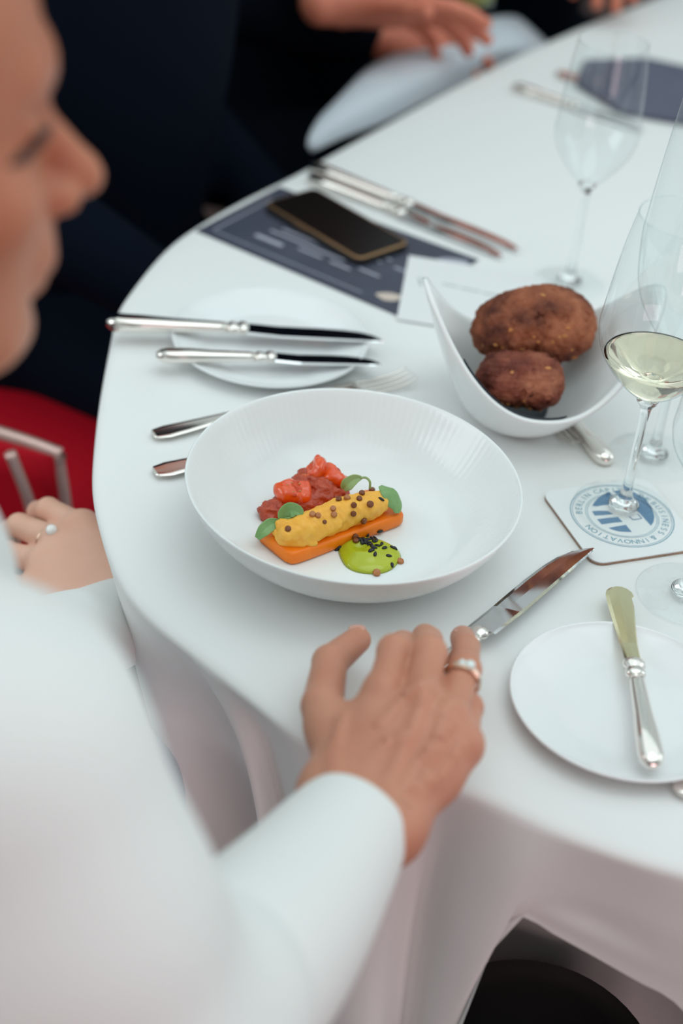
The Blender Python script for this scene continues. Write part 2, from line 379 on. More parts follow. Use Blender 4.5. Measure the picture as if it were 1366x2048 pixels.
def pchip_like(xq, x, y):                       # cubic hermite with limited slopes
    dlt = np.diff(y)/np.diff(x); m = np.zeros(len(x)); m[1:-1] = np.where(dlt[1:]*dlt[:-1] > 0, 2*dlt[1:]*dlt[:-1]/(dlt[1:]+dlt[:-1]+1e-12), 0)
    m[0], m[-1] = dlt[0], dlt[-1]
    k = np.clip(np.searchsorted(x, xq)-1, 0, len(x)-2); h = x[k+1]-x[k]; t = (xq-x[k])/h
    return (2*t**3-3*t**2+1)*y[k]+(t**3-2*t**2+t)*h*m[k]+(-2*t**3+3*t**2)*y[k+1]+(t**3-t**2)*h*m[k+1]
xs = ii[::-1]
xs = xs+np.arange(len(xs))*1e-3
BL = 30
for q in range(lo-BL, hi+BL+1):
    j = q % NS; qc = min(max(q, lo), hi); w = 1.0
    if q < lo: w = 1-(lo-q)/BL
    if q > hi: w = 1-(q-hi)/BL
    w = w*w*(3-2*w)
    for L in range(LV):
        p = np.array([pchip_like(np.array([float(qc)]), xs, CW[::-1, L, a])[0] for a in range(3)])
        if q < lo or q > hi:
            p[:2] += OUT[j]-OUT[qc % NS]
        if L == 0: p[:2] = OUT[j]+NRM[j]*.004
        DR[j, L] = DR[j, L]*(1-w)+p*w
# vertical refinement of every column
rows = []
inner = [.0, .15, .3, .45, .6, .72, .82, .9, .95, .98]
top = [np.c_[cen+(OUT-cen)*t, np.full(NS, T)] for t in inner[1:]]
rim1 = np.c_[OUT-NRM*.004, np.full(NS, T)]
rim2 = np.c_[OUT+NRM*.0015, np.full(NS, T-.0015)]
dens = np.stack([catmull(DR[j], 5) for j in range(NS)])              # NS x K x 3
GR = [*top, rim1, rim2]+[dens[:, k] for k in range(dens.shape[1])]
vs = [(*cen, T)]+[tuple(p) for g in GR for p in g]; fs = []
for j in range(NS): fs.append((0, 1+j, 1+(j+1) % NS))
for g in range(len(GR)-1):
    a = 1+g*NS; b = a+NS
    for j in range(NS): fs.append((a+j, b+j, b+(j+1) % NS, a+(j+1) % NS))
bm = bmesh.new(); me = pydata('tablecloth', vs, fs); bm.from_mesh(me); bmesh.ops.recalc_face_normals(bm, faces=bm.faces)
tc = obj('tablecloth', bm, M['cloth'])
sm = tc.modifiers.new('s', 'SMOOTH'); sm.factor = .5; sm.iterations = 2
tag(tc, 'white linen tablecloth covering the big table, hanging in soft folds', 'tablecloth')
hem = dens[:, -1]
# table under the cloth
tb = empty('dining_table', (*cen, 0), 'large rounded dining table hidden beneath the white tablecloth', 'table')
tin = OUT-NRM*.012
obj('tabletop', slab([tuple(p-cen) for p in tin], T-.030, T-.002), M['wood'], tb, smooth=False)
for lx, ly in ((-.25, -.35), (.45, -.3), (-.1, .5), (.55, .6)):
    o = obj('leg', lathe([(.0, 0), (.03, 0), (.024, .35), (.03, .70), (0, .70)], 16), M['wood'], tb); o.location = (lx, ly, 0)
# underlay hanging inside the front of the cloth
us = drape_default([.70, .62, .5, .36, .2, .1], inset=.17, amp=.012, seed=9)
qs = [q % NS for q in range(lo-60, hi-35)]
vs = [tuple(us[j, L]) for j in qs for L in range(6)]
fs = [(a*6+L, a*6+L+1, (a+1)*6+L+1, (a+1)*6+L) for a in range(len(qs)-1) for L in range(5)]
un = obj('underlay_cloth', pydata('underlay', vs, fs), M['cloth']); m = un.modifiers.new('t', 'SOLIDIFY'); m.thickness = .002
tag(un, 'shaded white underlay hanging behind the lifted tablecloth hem at lower right', 'tablecloth')
st = empty('stool', (*at(1075, 2105, .50)[:2], .035), 'black round padded seat under the front edge of the table', 'stool')
o = obj('seat', lathe([(0, .38), (.08, .38), (.092, .40), (.095, .43), (.088, .455), (.06, .466), (0, .47)], 48), M['black'], st)
for k in range(4):
    a = k*math.pi/2+.4; obj('leg', tube([(.05*math.cos(a), .05*math.sin(a), .39), (.085*math.cos(a), .085*math.sin(a), 0)], .010, 10), M['black'], st)

# ================================================================== SERVED BOWL
BC = np.array([.0069, .949, T])
bowl = empty('deep_plate', BC, 'large deep white porcelain bowl with ribbed inner rim holding the plated starter', 'bowl')
prof = [(0, .0035), (.040, .0035), (.043, .0), (.049, .0), (.053, .003), (.072, .007), (.092, .0175), (.108, .033), (.1185, .050), (.1205, .0555), (.1222, .0560), (.1225, .0540)]
prof = [(0, .0035), (.040, .0035), (.043, .0), (.049, .0), (.054, .0025), (.078, .008), (.098, .020), (.112, .035), (.1205, .050), (.1222, .0550), (.1212, .0562), (.1196, .0550),
        (.1165, .050), (.113, .044), (.105, .032), (.094, .0205), (.080, .0125), (.066, .0092), (.05, .0085), (.0, .0083)]
cp = catmull([(r, z, 0) for r, z in prof], 4)[:, :2]
fl_ = lambda a, j: (.00013*math.cos(a*130) if 45 <= j <= 60 else 0)
o = obj('porcelain_body', lathe([tuple(p) for p in cp], 520, flute=fl_), M['porcelain'], bowl)
FZ = T+.0087                                   # floor of the bowl
def bowl_z(x, y):
    r = math.hypot(x-BC[0], y-BC[1]); pts = [(0, .0083), (.05, .0085), (.066, .0092), (.080, .0125), (.094, .0205), (.105, .032), (.113, .044), (.12, .055)]
    return T+float(np.interp(r, [p[0] for p in pts], [p[1] for p in pts]))
SX = lambda x, y: (480+x/3.794, 900+y/3.794)   # measured on an enlargement of the food
# sweet potato slab
A, B, Cc = at(506, 1080, FZ), at(576, 1137, FZ), at(815, 1048, FZ)
D = A+(Cc-B); hgt = .0108
ends = [(A, B), (D, Cc)]
rings = []
for t in np.linspace(0, 1, 15):
    a, b = A+(D-A)*t, B+(Cc-B)*t; up_ = np.array([0, 0, 1.]); m = (a+b)/2; h = (b-a)/2
    w = 1+.02*math.sin(t*9); e = .0009 if 0 < t < 1 else .0
    hh = hgt*(1+.05*math.sin(t*7+1)); sq = .93 if t in (0, 1) else 1
    R_ = []
    for u, v in [(-.97, 0), (-1, .12), (-1, .88), (-.94, 1), (-.4, 1.03), (.4, 1.01), (.94, 1), (1, .88), (1, .12), (.97, 0), (.3, 0), (-.3, 0)]:
        R_.append(m+h*u*w*sq+up_*hh*(.5+(v-.5)*sq))
    rings.append(R_)
food = empty('sweet_potato_slab', (A+Cc)/2, 'orange rectangular slab of cooked sweet potato in the deep white bowl', 'vegetable')
slab_o = obj('slab_body', loft(rings), M['orange'], food, world=True); rough(slab_o, sub=1)
# quenelle of puree
za = FZ+hgt
q0, q1 = at(573, 1067, za+.0085), at(757, 1004, za+.0085)
ax_ = (q1-q0)/np.linalg.norm(q1-q0); sd = np.cross(ax_, [0, 0, 1.]); Lq = np.linalg.norm(q1-q0)
pr = []
rad = [.0070, .0090, .0100, .0106, .0106, .0104, .0098, .0084]
for i in range(7):
    pr.append(C_(q0+ax_*Lq*i/7+sd*.001*math.sin(i), q0+ax_*Lq*(i+1)/7+sd*.001*math.sin(i+1)+np.array([0, 0, .0006*math.cos(i*2.)]), rad[i]*.96, rad[i+1]*.96, k=.006))
pr += [E_(at(585, 1080, za+.002), (.012, .006, .0035), k=.004), E_(at(604, 1083, za+.001), (.010, .004, .0025), k=.003), E_(at(570, 1050, za+.010), (.006, .004, .004), k=.004),
       E_(at(556, 1063, za+.003), (.005, .006, .004), k=.004)]
wq = wave(420, .0008, 2); wq2 = wave(1100, .00035, 5)
pq = empty('puree_quenelle', q0, 'smooth yellow puree quenelle piped along the top of the orange slab', 'puree')
quen = obj('puree_body', organic(pr, .0011, 5, lambda X: wq(X)+wq2(X)), M['puree'], pq, world=True)
# tomato ragout mound
tr = []
for x, y, z, r in [(250, 470, .004, .011), (330, 430, .005, .012), (420, 400, .006, .012), (500, 400, .007, .013), (600, 330, .009, .014), (680, 300, .010, .013), (560, 270, .012, .012), (500, 230, .012, .010), (740, 320, .006, .009), (640, 400, .005, .010), (380, 340, .008, .009)]:
    p = at(*SX(x, y), FZ+z); tr.append(E_(p, (r, r*.9, r*.72), k=.004))
wr = wave(520, .0016, 11); wr2 = wave(1300, .0006, 4)
rg = empty('tomato_ragout', at(640, 1010, FZ), 'dark red chunky tomato ragout mound behind the yellow quenelle', 'sauce')
obj('ragout_body', organic(tr, .0013, 4, lambda X: wr(X)+wr2(X)), M['ragout'], rg, world=True)
def tomato(px, py, z, size, rot, label, cut=True):
    t = empty('cherry_tomato_half', at(px, py, FZ+z), label, 'tomato', 'confit cherry tomato halves')
    Rm = np.array(rot)
    pr = [E_((0, 0, 0), (size[0], size[1], size[2]), k=.003), E_((size[0]*.35, 0, size[2]*.2), (size[0]*.55, size[1]*.9, size[2]*.8), k=.003), E_((0, 0, size[2]*1.35), (size[0]*.80, size[1]*.75, size[2]*.62), k=.003, neg=True)]
    w1 = wave(360, .0011, int(px)); w2 = wave(800, .0004, int(py))
    b = obj('skin', organic(pr, .0009, 4, lambda X: w1(X)+w2(X)), M['tomato'], t)
    w3 = wave(900, .0006, 8)
    c = obj('cut_face', organic([E_((0, 0, size[2]*.50), (size[0]*.80, size[1]*.76, size[2]*.30), k=.002)], .0008, 3, w3), M['tomatocut'], t)
    for k in range(7):
        a = k*.9; s_ = obj('tomato_seed', organic([E_((size[0]*.42*math.cos(a), size[1]*.4*math.sin(a), size[2]*.78), (.0011, .0007, .0005), k=.001)], .0003, 2), M['oat'], c)
    t.rotation_euler = Matrix([list(r) for r in Rm]).to_euler()
    return t
def rotm(az, tx, ty):
    return np.array((Matrix.Rotation(az, 3, 'Z') @ Matrix.Rotation(ty, 3, 'Y') @ Matrix.Rotation(tx, 3, 'X')))
tomato(*SX(405, 318), .0155, (.0150, .0105, .0078), rotm(.2, .35, .05), 'glossy halved cherry tomato with its cut face up, leftmost on the ragout')
tomato(*SX(590, 150), .0200, (.0095, .0105, .0072), rotm(2.2, -.9, .5), 'bright red cherry tomato piece standing at the back top of the ragout')
tomato(*SX(705, 215), .0165, (.0135, .0100, .0085), rotm(-.5, -1.2, .4), 'folded red tomato piece at the right of the ragout beside the curled leaf')
tomato(*SX(515, 215), .0150, (.0075, .0065, .0050), rotm(.9, -.5, .1), 'small dark red tomato scrap between the two larger halves')
# green cream
gc = empty('green_cream_dollop', at(738, 1112, FZ), 'shiny lime green cream dollop in front of the orange slab', 'sauce')
vs_p = []
def gz(r, a):
    b = .0062*max(0, 1-r**2.6)**.6
    sw = .0011*math.sin(a*1.0+r*7.5+.5)*max(0, (1-r))*min(1, r*4)
    return b+sw-.0018*math.exp(-((r*math.cos(a)+.36)**2+(r*math.sin(a)-.12)**2)/.035)+.0010*math.exp(-((math.hypot(r*math.cos(a)+.36, r*math.sin(a)-.12)-.40)**2)/.012)*max(0, 1-r**3)
n, K = 72, 22; vs = [(0, 0, gz(0.001, 0))]; fs = []
for i in range(1, K+1):
    r = i/K
    for j in range(n):
        a = 2*math.pi*j/n; q = 1+.03*math.sin(3*a+.6)+.02*math.sin(5*a)
        vs.append((.0226*r*q*math.cos(a), .0212*r*q*math.sin(a), gz(r, a)+.0002))
for j in range(n): fs.append((0, 1+j, 1+(j+1) % n))
for i in range(K-1):
    for j in range(n): a, b = 1+i*n, 1+(i+1)*n; fs.append((a+j, b+j, b+(j+1) % n, a+(j+1) % n))
base = len(vs)
for j in range(n): vs.append((vs[1+(K-1)*n+j][0]*.97, vs[1+(K-1)*n+j][1]*.97, 0))
for j in range(n): fs.append((1+(K-1)*n+j, base+j, base+(j+1) % n, 1+(K-1)*n+(j+1) % n))
fs.append(tuple(base+n-1-j for j in range(n)))
gobj = obj('cream_body', pydata('cream', vs, fs), M['green'], gc)
bpy.context.view_layer.update()
# leaves
def leaf(name_mat, P, widths, label, normal, thick=.0009, cup=.25, stem=None):
    """spine through points P with half widths; small thick micro leaf"""
    P = catmull(P, 6); m = len(P); wd = np.interp(np.linspace(0, 1, m), np.linspace(0, 1, len(widths)), widths)
    t = empty('micro_leaf', P[0], label, 'leaf', 'micro herb leaves on the starter')
    nn = np.array(normal, float); nn /= np.linalg.norm(nn); vs = []; W_ = 9
    for i in range(m):
        tg_ = P[min(i+1, m-1)]-P[max(i-1, 0)]; s_ = np.cross(tg_, nn); s_ /= np.linalg.norm(s_)
        n2 = np.cross(s_, tg_); n2 /= np.linalg.norm(n2)
        for j in range(W_):
            u = -1+2*j/(W_-1); vs.append(P[i]+s_*u*wd[i]+n2*cup*wd[i]*(u*u)+n2*(-.0004 if j == W_//2 else 0))
    fs = [(i*W_+j, i*W_+j+1, (i+1)*W_+j+1, (i+1)*W_+j) for i in range(m-1) for j in range(W_-1)]
    o = obj('blade', pydata('leaf', vs, fs), M[name_mat], t, world=True)
    md = o.modifiers.new('t', 'SOLIDIFY'); md.thickness = thick; md.offset = 0; rough(o, sub=1)
    if stem is not None: obj('stem', tube(catmull(stem, 6), [.0009]*(6*(len(stem)-1)+1), 10), M['leaf2'], t, world=True)
    return t
zt = za+.004
leaf('leaf', [at(*SX(130, 672), za+.001), at(*SX(180, 610), za+.006), at(*SX(240, 565), za+.008), at(*SX(305, 548), za+.009)], [.0020, .0048, .0050, .0020], 'oval green micro leaf lying on the left end of the orange slab', (.2, -.55, .8), stem=[at(*SX(300, 550), za+.009), at(*SX(350, 520), za+.013), at(*SX(430, 520), za+.015)])
leaf('leaf', [at(*SX(330, 545), za+.010), at(*SX(335, 490), za+.015), at(*SX(380, 455), za+.019), at(*SX(440, 470), za+.019), at(*SX(452, 500), za+.017)], [.0028, .0052, .0060, .0046, .0016], 'rounded green micro leaf standing at the left tip of the yellow quenelle', (.25, -.8, .5), cup=.3)
leaf('leaf2', [at(*SX(785, 300), za+.013), at(*SX(815, 262), za+.018), at(*SX(870, 222), za+.021), at(*SX(925, 210), za+.022)], [.0020, .0050, .0038, .0010], 'olive green curled micro leaf arching on its stem behind the quenelle', (.1, -.7, .7), cup=.35,
     stem=[at(*SX(915, 212), za+.022), at(*SX(955, 210), za+.0225), at(*SX(985, 240), za+.021), at(*SX(985, 290), za+.016)])
leaf('leaf', [at(*SX(1065, 270), za+.018), at(*SX(1120, 305), za+.018), at(*SX(1165, 360), za+.014), at(*SX(1198, 425), za+.008), at(*SX(1195, 480), za+.003)], [.0018, .0064, .0078, .0060, .0022], 'large green micro leaf draped over the right end of the quenelle', (.55, -.45, .7), cup=-.3)
bpy.context.view_layer.update()
# seeds dropped onto real surfaces
def bvh_of(o):
    dg = bpy.context.evaluated_depsgraph_get(); e = o.evaluated_get(dg); me = e.to_mesh()
    b = bmesh.new(); b.from_mesh(me); b.transform(o.matrix_world); t = BVHTree.FromBMesh(b); b.free(); e.to_mesh_clear(); return t
surf = [bvh_of(x) for x in (quen, slab_o, gobj)]
def land(px, py):
    dd = Vector(ray(px, py)).normalized(); best = None
    for t in surf:
        h = t.ray_cast(Vector(CP), dd)
        if h[0] and (best is None or h[3] < best[0]): best = (h[3], h[0], h[1])
    if best: return best[1], best[2]
    p = at(px, py, FZ); p[2] = bowl_z(p[0], p[1]); return Vector(p), Vector((0, 0, 1))
def seed_mesh(r, name, m, ridges=True):
    bm = bmesh.new(); bmesh.ops.create_icosphere(bm, subdivisions=3, radius=r)
    for v in bm.verts:
        a = math.atan2(v.co.y, v.co.x); v.co *= 1+.05*math.cos(a*8)*(1-abs(v.co.z)/r)
        if v.co.z > .55*r: v.co.z -= (v.co.z-.55*r)*.8
    me = bpy.data.meshes.new(name); bm.to_mesh(me); bm.free(); me.materials.append(m); me.shade_smooth(); return me
brown = seed_mesh(.0023, 'seed', M['seed']); gold = seed_mesh(.0024, 'seed_gold', M['seed_light'])
def put(name, me, px, py, sc, label, cat, group, sink=.3, rad=.0023, flat=None):
    p, n_ = land(px, py)
    o = bpy.data.objects.new(name, me); COL.objects.link(o); o.location = p+n_*rad*sc*sink
    q = n_.to_track_quat('Z', 'Y'); o.rotation_mode = 'QUATERNION'
    tilt = Matrix.Rotation(random.uniform(0, 6.28), 4, 'Z') @ Matrix.Rotation(random.uniform(-.5, .5), 4, 'X')
    o.rotation_quaternion = q @ tilt.to_quaternion(); o.scale = (sc, sc, sc); tag(o, label, cat, group); return o
for x, y in [(365, 600), (640, 548), (550, 490), (590, 500), (495, 455), (565, 408), (630, 400), (675, 383), (712, 490), (750, 378), (765, 345), (815, 368), (905, 372), (925, 330), (862, 418), (858, 483), (935, 535), (985, 412), (1000, 308), (705, 445)]:
    put('toasted_seed', gold if (x, y) in ((712, 490), (705, 445), (590, 500), (815, 368), (495, 455), (550, 490), (565, 408)) else brown, *SX(x, y), random.uniform(.9, 1.15) if x != 640 else .7, 'round toasted brown seed stuck on the yellow puree quenelle', 'seed', 'toasted seeds on the quenelle')
put('toasted_seed', brown, *SX(870, 655), 1.1, 'dark toasted seed wedged between slab and green cream, upper of two touching', 'seed', 'toasted seeds round the green cream')
put('toasted_seed', brown, *SX(878, 692), 1.0, 'dark toasted seed on the back edge of the green cream, lower of two touching', 'seed', 'toasted seeds round the green cream')
put('toasted_seed', gold, *SX(1215, 850), 1.15, 'golden toasted seed beside the right edge of the green cream', 'seed', 'toasted seeds round the green cream')
put('toasted_seed', gold, *SX(1035, 930), 1.2, 'golden toasted seed at the front edge of the green cream', 'seed', 'toasted seeds round the green cream')
bm = bmesh.new(); bmesh.ops.create_icosphere(bm, subdivisions=2, radius=1)
for v in bm.verts:
    t_ = (v.co.x+1)/2; v.co = Vector((v.co.x*.0019, v.co.y*.00115*(.55+.6*t_), v.co.z*.0007))
ses = bpy.data.meshes.new('sesame'); bm.to_mesh(ses); bm.free(); ses.materials.append(M['sesame']); ses.shade_smooth()
for x, y in [(912, 680), (897, 688), (925, 698), (965, 652), (955, 690), (975, 702), (1000, 672), (1012, 690), (1033, 690), (985, 717), (1000, 732), (1020, 742), (1042, 727), (992, 768), (998, 760), (1025, 790), (1075, 715), (1095, 745), (1158, 742), (1176, 748), (1130, 805), (1153, 875), (950, 705), (975, 680), (1020, 668), (940, 680)]:
    put('black_sesame_seed', ses, *SX(x, y), random.uniform(1.2, 1.45), 'tiny black sesame seed sprinkled on the green cream', 'seed', 'black sesame on the green cream', sink=.5, rad=.0007)
put('black_sesame_seed', ses, *SX(1062, 615), 1.5, 'black sesame seed on the bowl floor beside the slab front edge, behind the cream', 'seed', None, .5, .0007)
put('black_sesame_seed', ses, *SX(740, 745), 1.7, 'black seed on the bowl floor at the left edge of the green cream', 'seed', None, .5, .0007)
put('black_sesame_seed', ses, *SX(1072, 376), 1.4, 'single black sesame seed on the right end of the yellow quenelle', 'seed', None, .5, .0007)

def ordinal(k): return ['first', 'second', 'third', 'fourth', 'fifth', 'sixth', 'seventh', 'eighth', 'ninth', 'tenth', 'eleventh', 'twelfth', 'thirteenth'][k]
for grp, what in (('toasted seeds on the quenelle', 'toasted brown seed on the yellow quenelle'), ('black sesame on the green cream', 'black sesame seed on the green cream')):
    L_ = sorted([o for o in COL.objects if o.get('group') == grp], key=lambda o: proj(o.location)[0]); h_ = (len(L_)+1)//2
    for k, o in enumerate(L_):
        o['label'] = f"{what}, {ordinal(k)} from the left" if k < h_ else f"{what}, {ordinal(len(L_)-1-k)} from the right"
# ================================================================== CUTLERY
def frame_between(a, b, nrm=(0, 0, 1)):
    """matrix with x from a to b, z near nrm, origin a"""
    x = Vector(b)-Vector(a); x.normalize(); z = Vector(nrm); y = z.cross(x).normalized(); z = x.cross(y)
    return Matrix(((x.x, y.x, z.x, a[0]), (x.y, y.y, z.y, a[1]), (x.z, y.z, z.z, a[2]), (0, 0, 0, 1)))
def knife(a, b, label, name='table_knife', total=None, hl=.42, bw=.0105, blade='steel', handle='silver', group=None, flip=1, nrm=(0, 0, 1), hw=.0075, hooked=False, blunt=False):
    """a = handle end, b = blade tip"""
    L = (Vector(b)-Vector(a)).length if total is None else total
    if total is not None:
        dv = (Vector(b)-Vector(a)).normalized(); a = Vector(b)-dv*total
    t = empty(name, (0, 0, 0), label, 'knife', group); t.matrix_world = frame_between(a, b, nrm)
    H = L*hl
    # handle : slightly flattened, widening to the end, rounded butt
    st_ = [(0, .45), (.004, .85), (.010, 1.05), (.03, 1.0), (H*.5, .82), (H*.85, .66), (H-.008, .62)]
    rings = []
    for x, w in st_:
        rr = hw*w; rings.append([(x, rr*math.copysign(abs(math.cos(p))**.75, math.cos(p)), rr*.75*math.copysign(abs(math.sin(p))**.75, math.sin(p))+.0045) for p in np.arange(20)/20*2*math.pi])
    obj('handle', loft(rings), M[handle], t)
    rings = []
    for x, w in [(H-.008, .62), (H-.006, .88), (H-.003, .9), (H-.001, .7), (H+.001, .72), (H+.003, .98), (H+.007, .98), (H+.010, .6)]:
        rr = hw*w; rings.append([(x, rr*math.cos(p), rr*.62*math.sin(p)+.0045) for p in np.arange(20)/20*2*math.pi])
    obj('collar', loft(rings), M[handle], t)
    x0 = H+.008; Lb = L-x0
    if hooked:
        up_e = [(0, .0055), (.2, .0062), (.5, .0085), (.75, .0103), (.88, .0106), (.94, .0095), (.98, .0068), (1.0, .0030)]; lo_e = [(0, -.0055), (.25, -.0060), (.5, -.0072), (.75, -.0086), (.86, -.0082), (.89, -.0100), (.95, -.0090), (.985, -.0060), (1.0, -.0025)]
    else:
        up_e = [(0, bw*.92), (.3, bw), (.55, bw*.98), (.72, bw*.86), (.84, bw*.62), (.93, bw*.18), (.98, bw*-.35), (1, bw*-.75)]; lo_e = [(0, -bw*.95), (.5, -bw), (.9, -bw), (1, -bw*.95)]
        if blunt: up_e = [(0, bw*.9), (.6, bw), (.85, bw*.8), (.95, bw*.3), (1, -bw*.4)]
    vs = []; n = 56
    for i in range(n+1):
        u = 1-(1-i/n)**1.0; yu = np.interp(u, *zip(*up_e))*flip; yl = np.interp(u, *zip(*lo_e))*flip
        zb = .0045-.002*min(1, u*4)
        th = .0012*(1-.4*u)
        for yy, zz in ((yl, zb), (yl+(yu-yl)*.08, zb+th), (yl+(yu-yl)*.5, zb+th*1.05), (yl+(yu-yl)*.86, zb+th*.9), (yu, zb+.0001), (yl+(yu-yl)*.5, zb-th)): vs.append((x0+Lb*u, yy, zz))
    m = 6; fs = [(i*m+j, i*m+(j+1) % m, (i+1)*m+(j+1) % m, (i+1)*m+j) for i in range(n) for j in range(m)]+[tuple(range(m)), tuple(range(n*m, n*m+m))]
    bm = bmesh.new(); me = pydata('blade', vs, fs); bm.from_mesh(me); bmesh.ops.recalc_face_normals(bm, faces=bm.faces)
    bo = obj('blade', bm, M[blade], t, smooth=False); return t
def fork(a, b, label, group=None, tines=4, w=.0105, name='fork', hw=.0075, mt='silver', tl=.052, nrm=(0, 0, 1)):
    L = (Vector(b)-Vector(a)).length
    t = empty(name, (0, 0, 0), label, 'fork', group); t.matrix_world = frame_between(a, b, nrm)
    x0 = L-tl
    hd = [(0, hw*.6, .003), (.002, hw*1.0, .003), (.012, hw*1.3, .003), (.03, hw*1.15, .0032), (.5*(x0-.03), hw*.62, .005), (x0-.045, .0030, .009), (x0-.03, .0035, .008), (x0-.016, w*.80, .0045), (x0-.004, w, .003), (x0, w, .0025)]
    rings = []
    for x, hwid, z in hd:
        th = .0013
        rings.append([(x, hwid*math.copysign(abs(math.cos(p))**.6, math.cos(p)), z+th*math.sin(p)+(.0008*(abs(math.cos(p))) if x < x0*.6 else 0)) for p in np.arange(16)/16*2*math.pi])
    obj('handle', loft(rings), M[mt], t)
    for k in range(tines):
        yy = -w+w*2*(k+.5)/tines; r_ = w/tines*.52
        pts = [(x0-.003, yy, .0025), (x0+tl*.3, yy, .0012), (x0+tl*.7, yy, .0025), (x0+tl*.97, yy, .0065)]
        P = catmull(pts, 4); obj('tine', tube(P, list(np.interp(np.linspace(0, 1, len(P)), [0, .8, 1], [r_, r_*.85, r_*.35])), 8, sq=.7), M[mt], t)
    return t
# held knife
kt = at(1163, 1098, T+.004); kc = at(958, 1281, T+.006)
dk = (kt-kc)/np.linalg.norm(kt-kc)
knife(kt-dk*.235+np.array([0, 0, .004]), kt, 'long polished table knife held under the fingers of the hand, pointing at the coaster', total=.235, hl=.365, bw=.0122, hw=.0078, nrm=(-.22, .14, .965))
# two knives resting on the back bread plate
knife(at(213, 654, T+.014), at(762, 678, T+.012), 'silver dinner knife across the back bread plate, its handle end over the table edge', 'dinner_knife', hl=.47, bw=.0128, flip=1, hw=.0092, nrm=(0, .10, .99))
knife(at(312, 720, T+.013), at(758, 727, T+.011), 'smaller silver knife lying parallel in front of the other on the back bread plate', 'dessert_knife', hl=.48, bw=.0110, flip=1, hw=.0078, nrm=(-.02, .14, .98))
f1 = fork(at(306, 877, T+.001), at(826, 757, T+.002), 'silver fork reaching behind the deep bowl, tines showing past its back rim', hw=.0068, w=.0125)
f2 = fork(at(308, 952, T+.001), at(800, 842, T+.001), 'silver fork whose handle end pokes out left of the deep bowl', hw=.0074, w=.0115)
# far pair of knives beside the phone
knife(at(622, 338, T+.001), at(1045, 503, T+.001), 'silver knife beyond the phone, farther one of the crossed pair', 'dinner_knife', hl=.46, bw=.0085)
knife(at(618, 360, T+.001), at(1012, 516, T+.001), 'silver knife beyond the phone, nearer one next to the dark menu card', 'dinner_knife', hl=.46, bw=.0085)
# pieces peeking out from under the bread bowl
fork(at(1030, 752, T+.0005), at(1164, 897, T+.001), 'silver fork lying partly under the pointed bread bowl, tines towards the coaster', tl=.036, w=.0118, name='fork')
knife(at(1216, 934, T+.0005), at(1120, 822, T+.0005), 'silver knife whose handle end shows between bread bowl and wine glass', 'dessert_knife', hl=.82, hw=.0085, bw=.008)
# far place setting
knife(at(1025, 180, T), at(1290, 262, T), 'blurred silver knife at the far place setting behind the empty wine glass', 'dinner_knife', hl=.45)
fork(at(1115, 150, T), at(1330, 225, T), 'blurred silver fork at the far place setting near the slate napkin')
# ================================================================== PLATES
def plate(c, R_, label, prof=None):
    t = empty('bread_plate', c, label, 'plate')
    p = [(0, .002), (R_*.55, .002), (R_*.57, 0), (R_*.62, 0), (R_*.68, .003), (R_*.93, .009), (R_, .0125), (R_*1.0, .0138), (R_*.985, .0140), (R_*.93, .0112), (R_*.70, .0055), (R_*.62, .0042), (R_*.5, .0040), (0, .004)]
    obj('plate_body', lathe([tuple(v) for v in catmull([(a, b, 0) for a, b in p], 3)[:, :2]], 120), M['plate'], t); return t
plate((.1985, .7915, T), .0765, 'white bread plate at right with a butter knife lying on it')
plate((-.0780, 1.2136, T), .0850, 'white side plate at the back left carrying two silver knives')
bk = knife(at(1303, 1545, T+.017), at(1236, 1180, T+.010), 'butter knife with a rounded silver blade tinted by a painted yellow reflection resting on the right bread plate', 'butter_knife', hl=.50, hooked=True, blade='butter_blade', hw=.0078)
# ================================================================== COASTER
CT = T+.0032
c1, c2, c3 = at(1085, 985, T)[:2], at(1190, 1129, T)[:2], at(1366, 1105, T)[:2]
e1 = (c1-c2); s1 = np.linalg.norm(e1); e1 /= s1; e2 = (c3-c2); e2 -= e1*(e2@e1); e2 /= np.linalg.norm(e2); side = .094
def rrect(o_, ux, uy, w, h, r, n=6):
    out = []
    for cx, cy, a0 in ((r, r, math.pi), (w-r, r, 1.5*math.pi), (w-r, h-r, 0), (r, h-r, .5*math.pi)):
        for i in range(n+1):
            a = a0+i/n*math.pi/2; out.append(o_+ux*(cx+r*math.cos(a))+uy*(cy+r*math.sin(a)))
    return out
co = empty('coaster', (*c2, T), 'square white drinks coaster with a round blue emblem under the wine glass', 'coaster')
crn = c2-e1*.003-e2*.003
poly = rrect(crn, e1, e2, side, side, .010)
obj('cork_body', slab(poly, T+.0002, T+.0022), M['cork'], co, smooth=False, world=True)
obj('printed_face', slab(rrect(crn+.0002*(e1+e2), e1, e2, side-.0004, side-.0004, .010), T+.0022, CT), M['coaster'], co, smooth=False, world=True)
LC = np.array([.2160, 1.0125])
def ring(name, r0, r1, m, z, par, n=96):
    vs = []; fs = []
    for i in range(n):
        a = 2*math.pi*i/n; vs += [(LC[0]+r*math.cos(a), LC[1]+r*math.sin(a), z) for r in (r0, r1)]
    for i in range(n): a, b = 2*i, 2*((i+1) % n); fs.append((a, a+1, b+1, b))
    return obj(name, pydata(name, vs, fs), m, par, smooth=False, world=True)
PZ = CT+.00012
ring('emblem_ring', .0398, .0405, M['teal'], PZ, co); ring('emblem_ring', .0384, .0388, M['teal'], PZ, co)
ring('emblem_ring', .0282, .0286, M['teal'], PZ, co); ring('emblem_ring', .0268, .0272, M['teal'], PZ, co)
LX = lambda x, y: at(1080+x/4.776, 930+y/4.776, CT)
def decal(pts, m, name='emblem_shape', z=PZ):
    vs = [(p[0], p[1], z) for p in pts]; return obj(name, pydata(name, vs, [tuple(range(len(vs)))]), m, co, smooth=False, world=True)
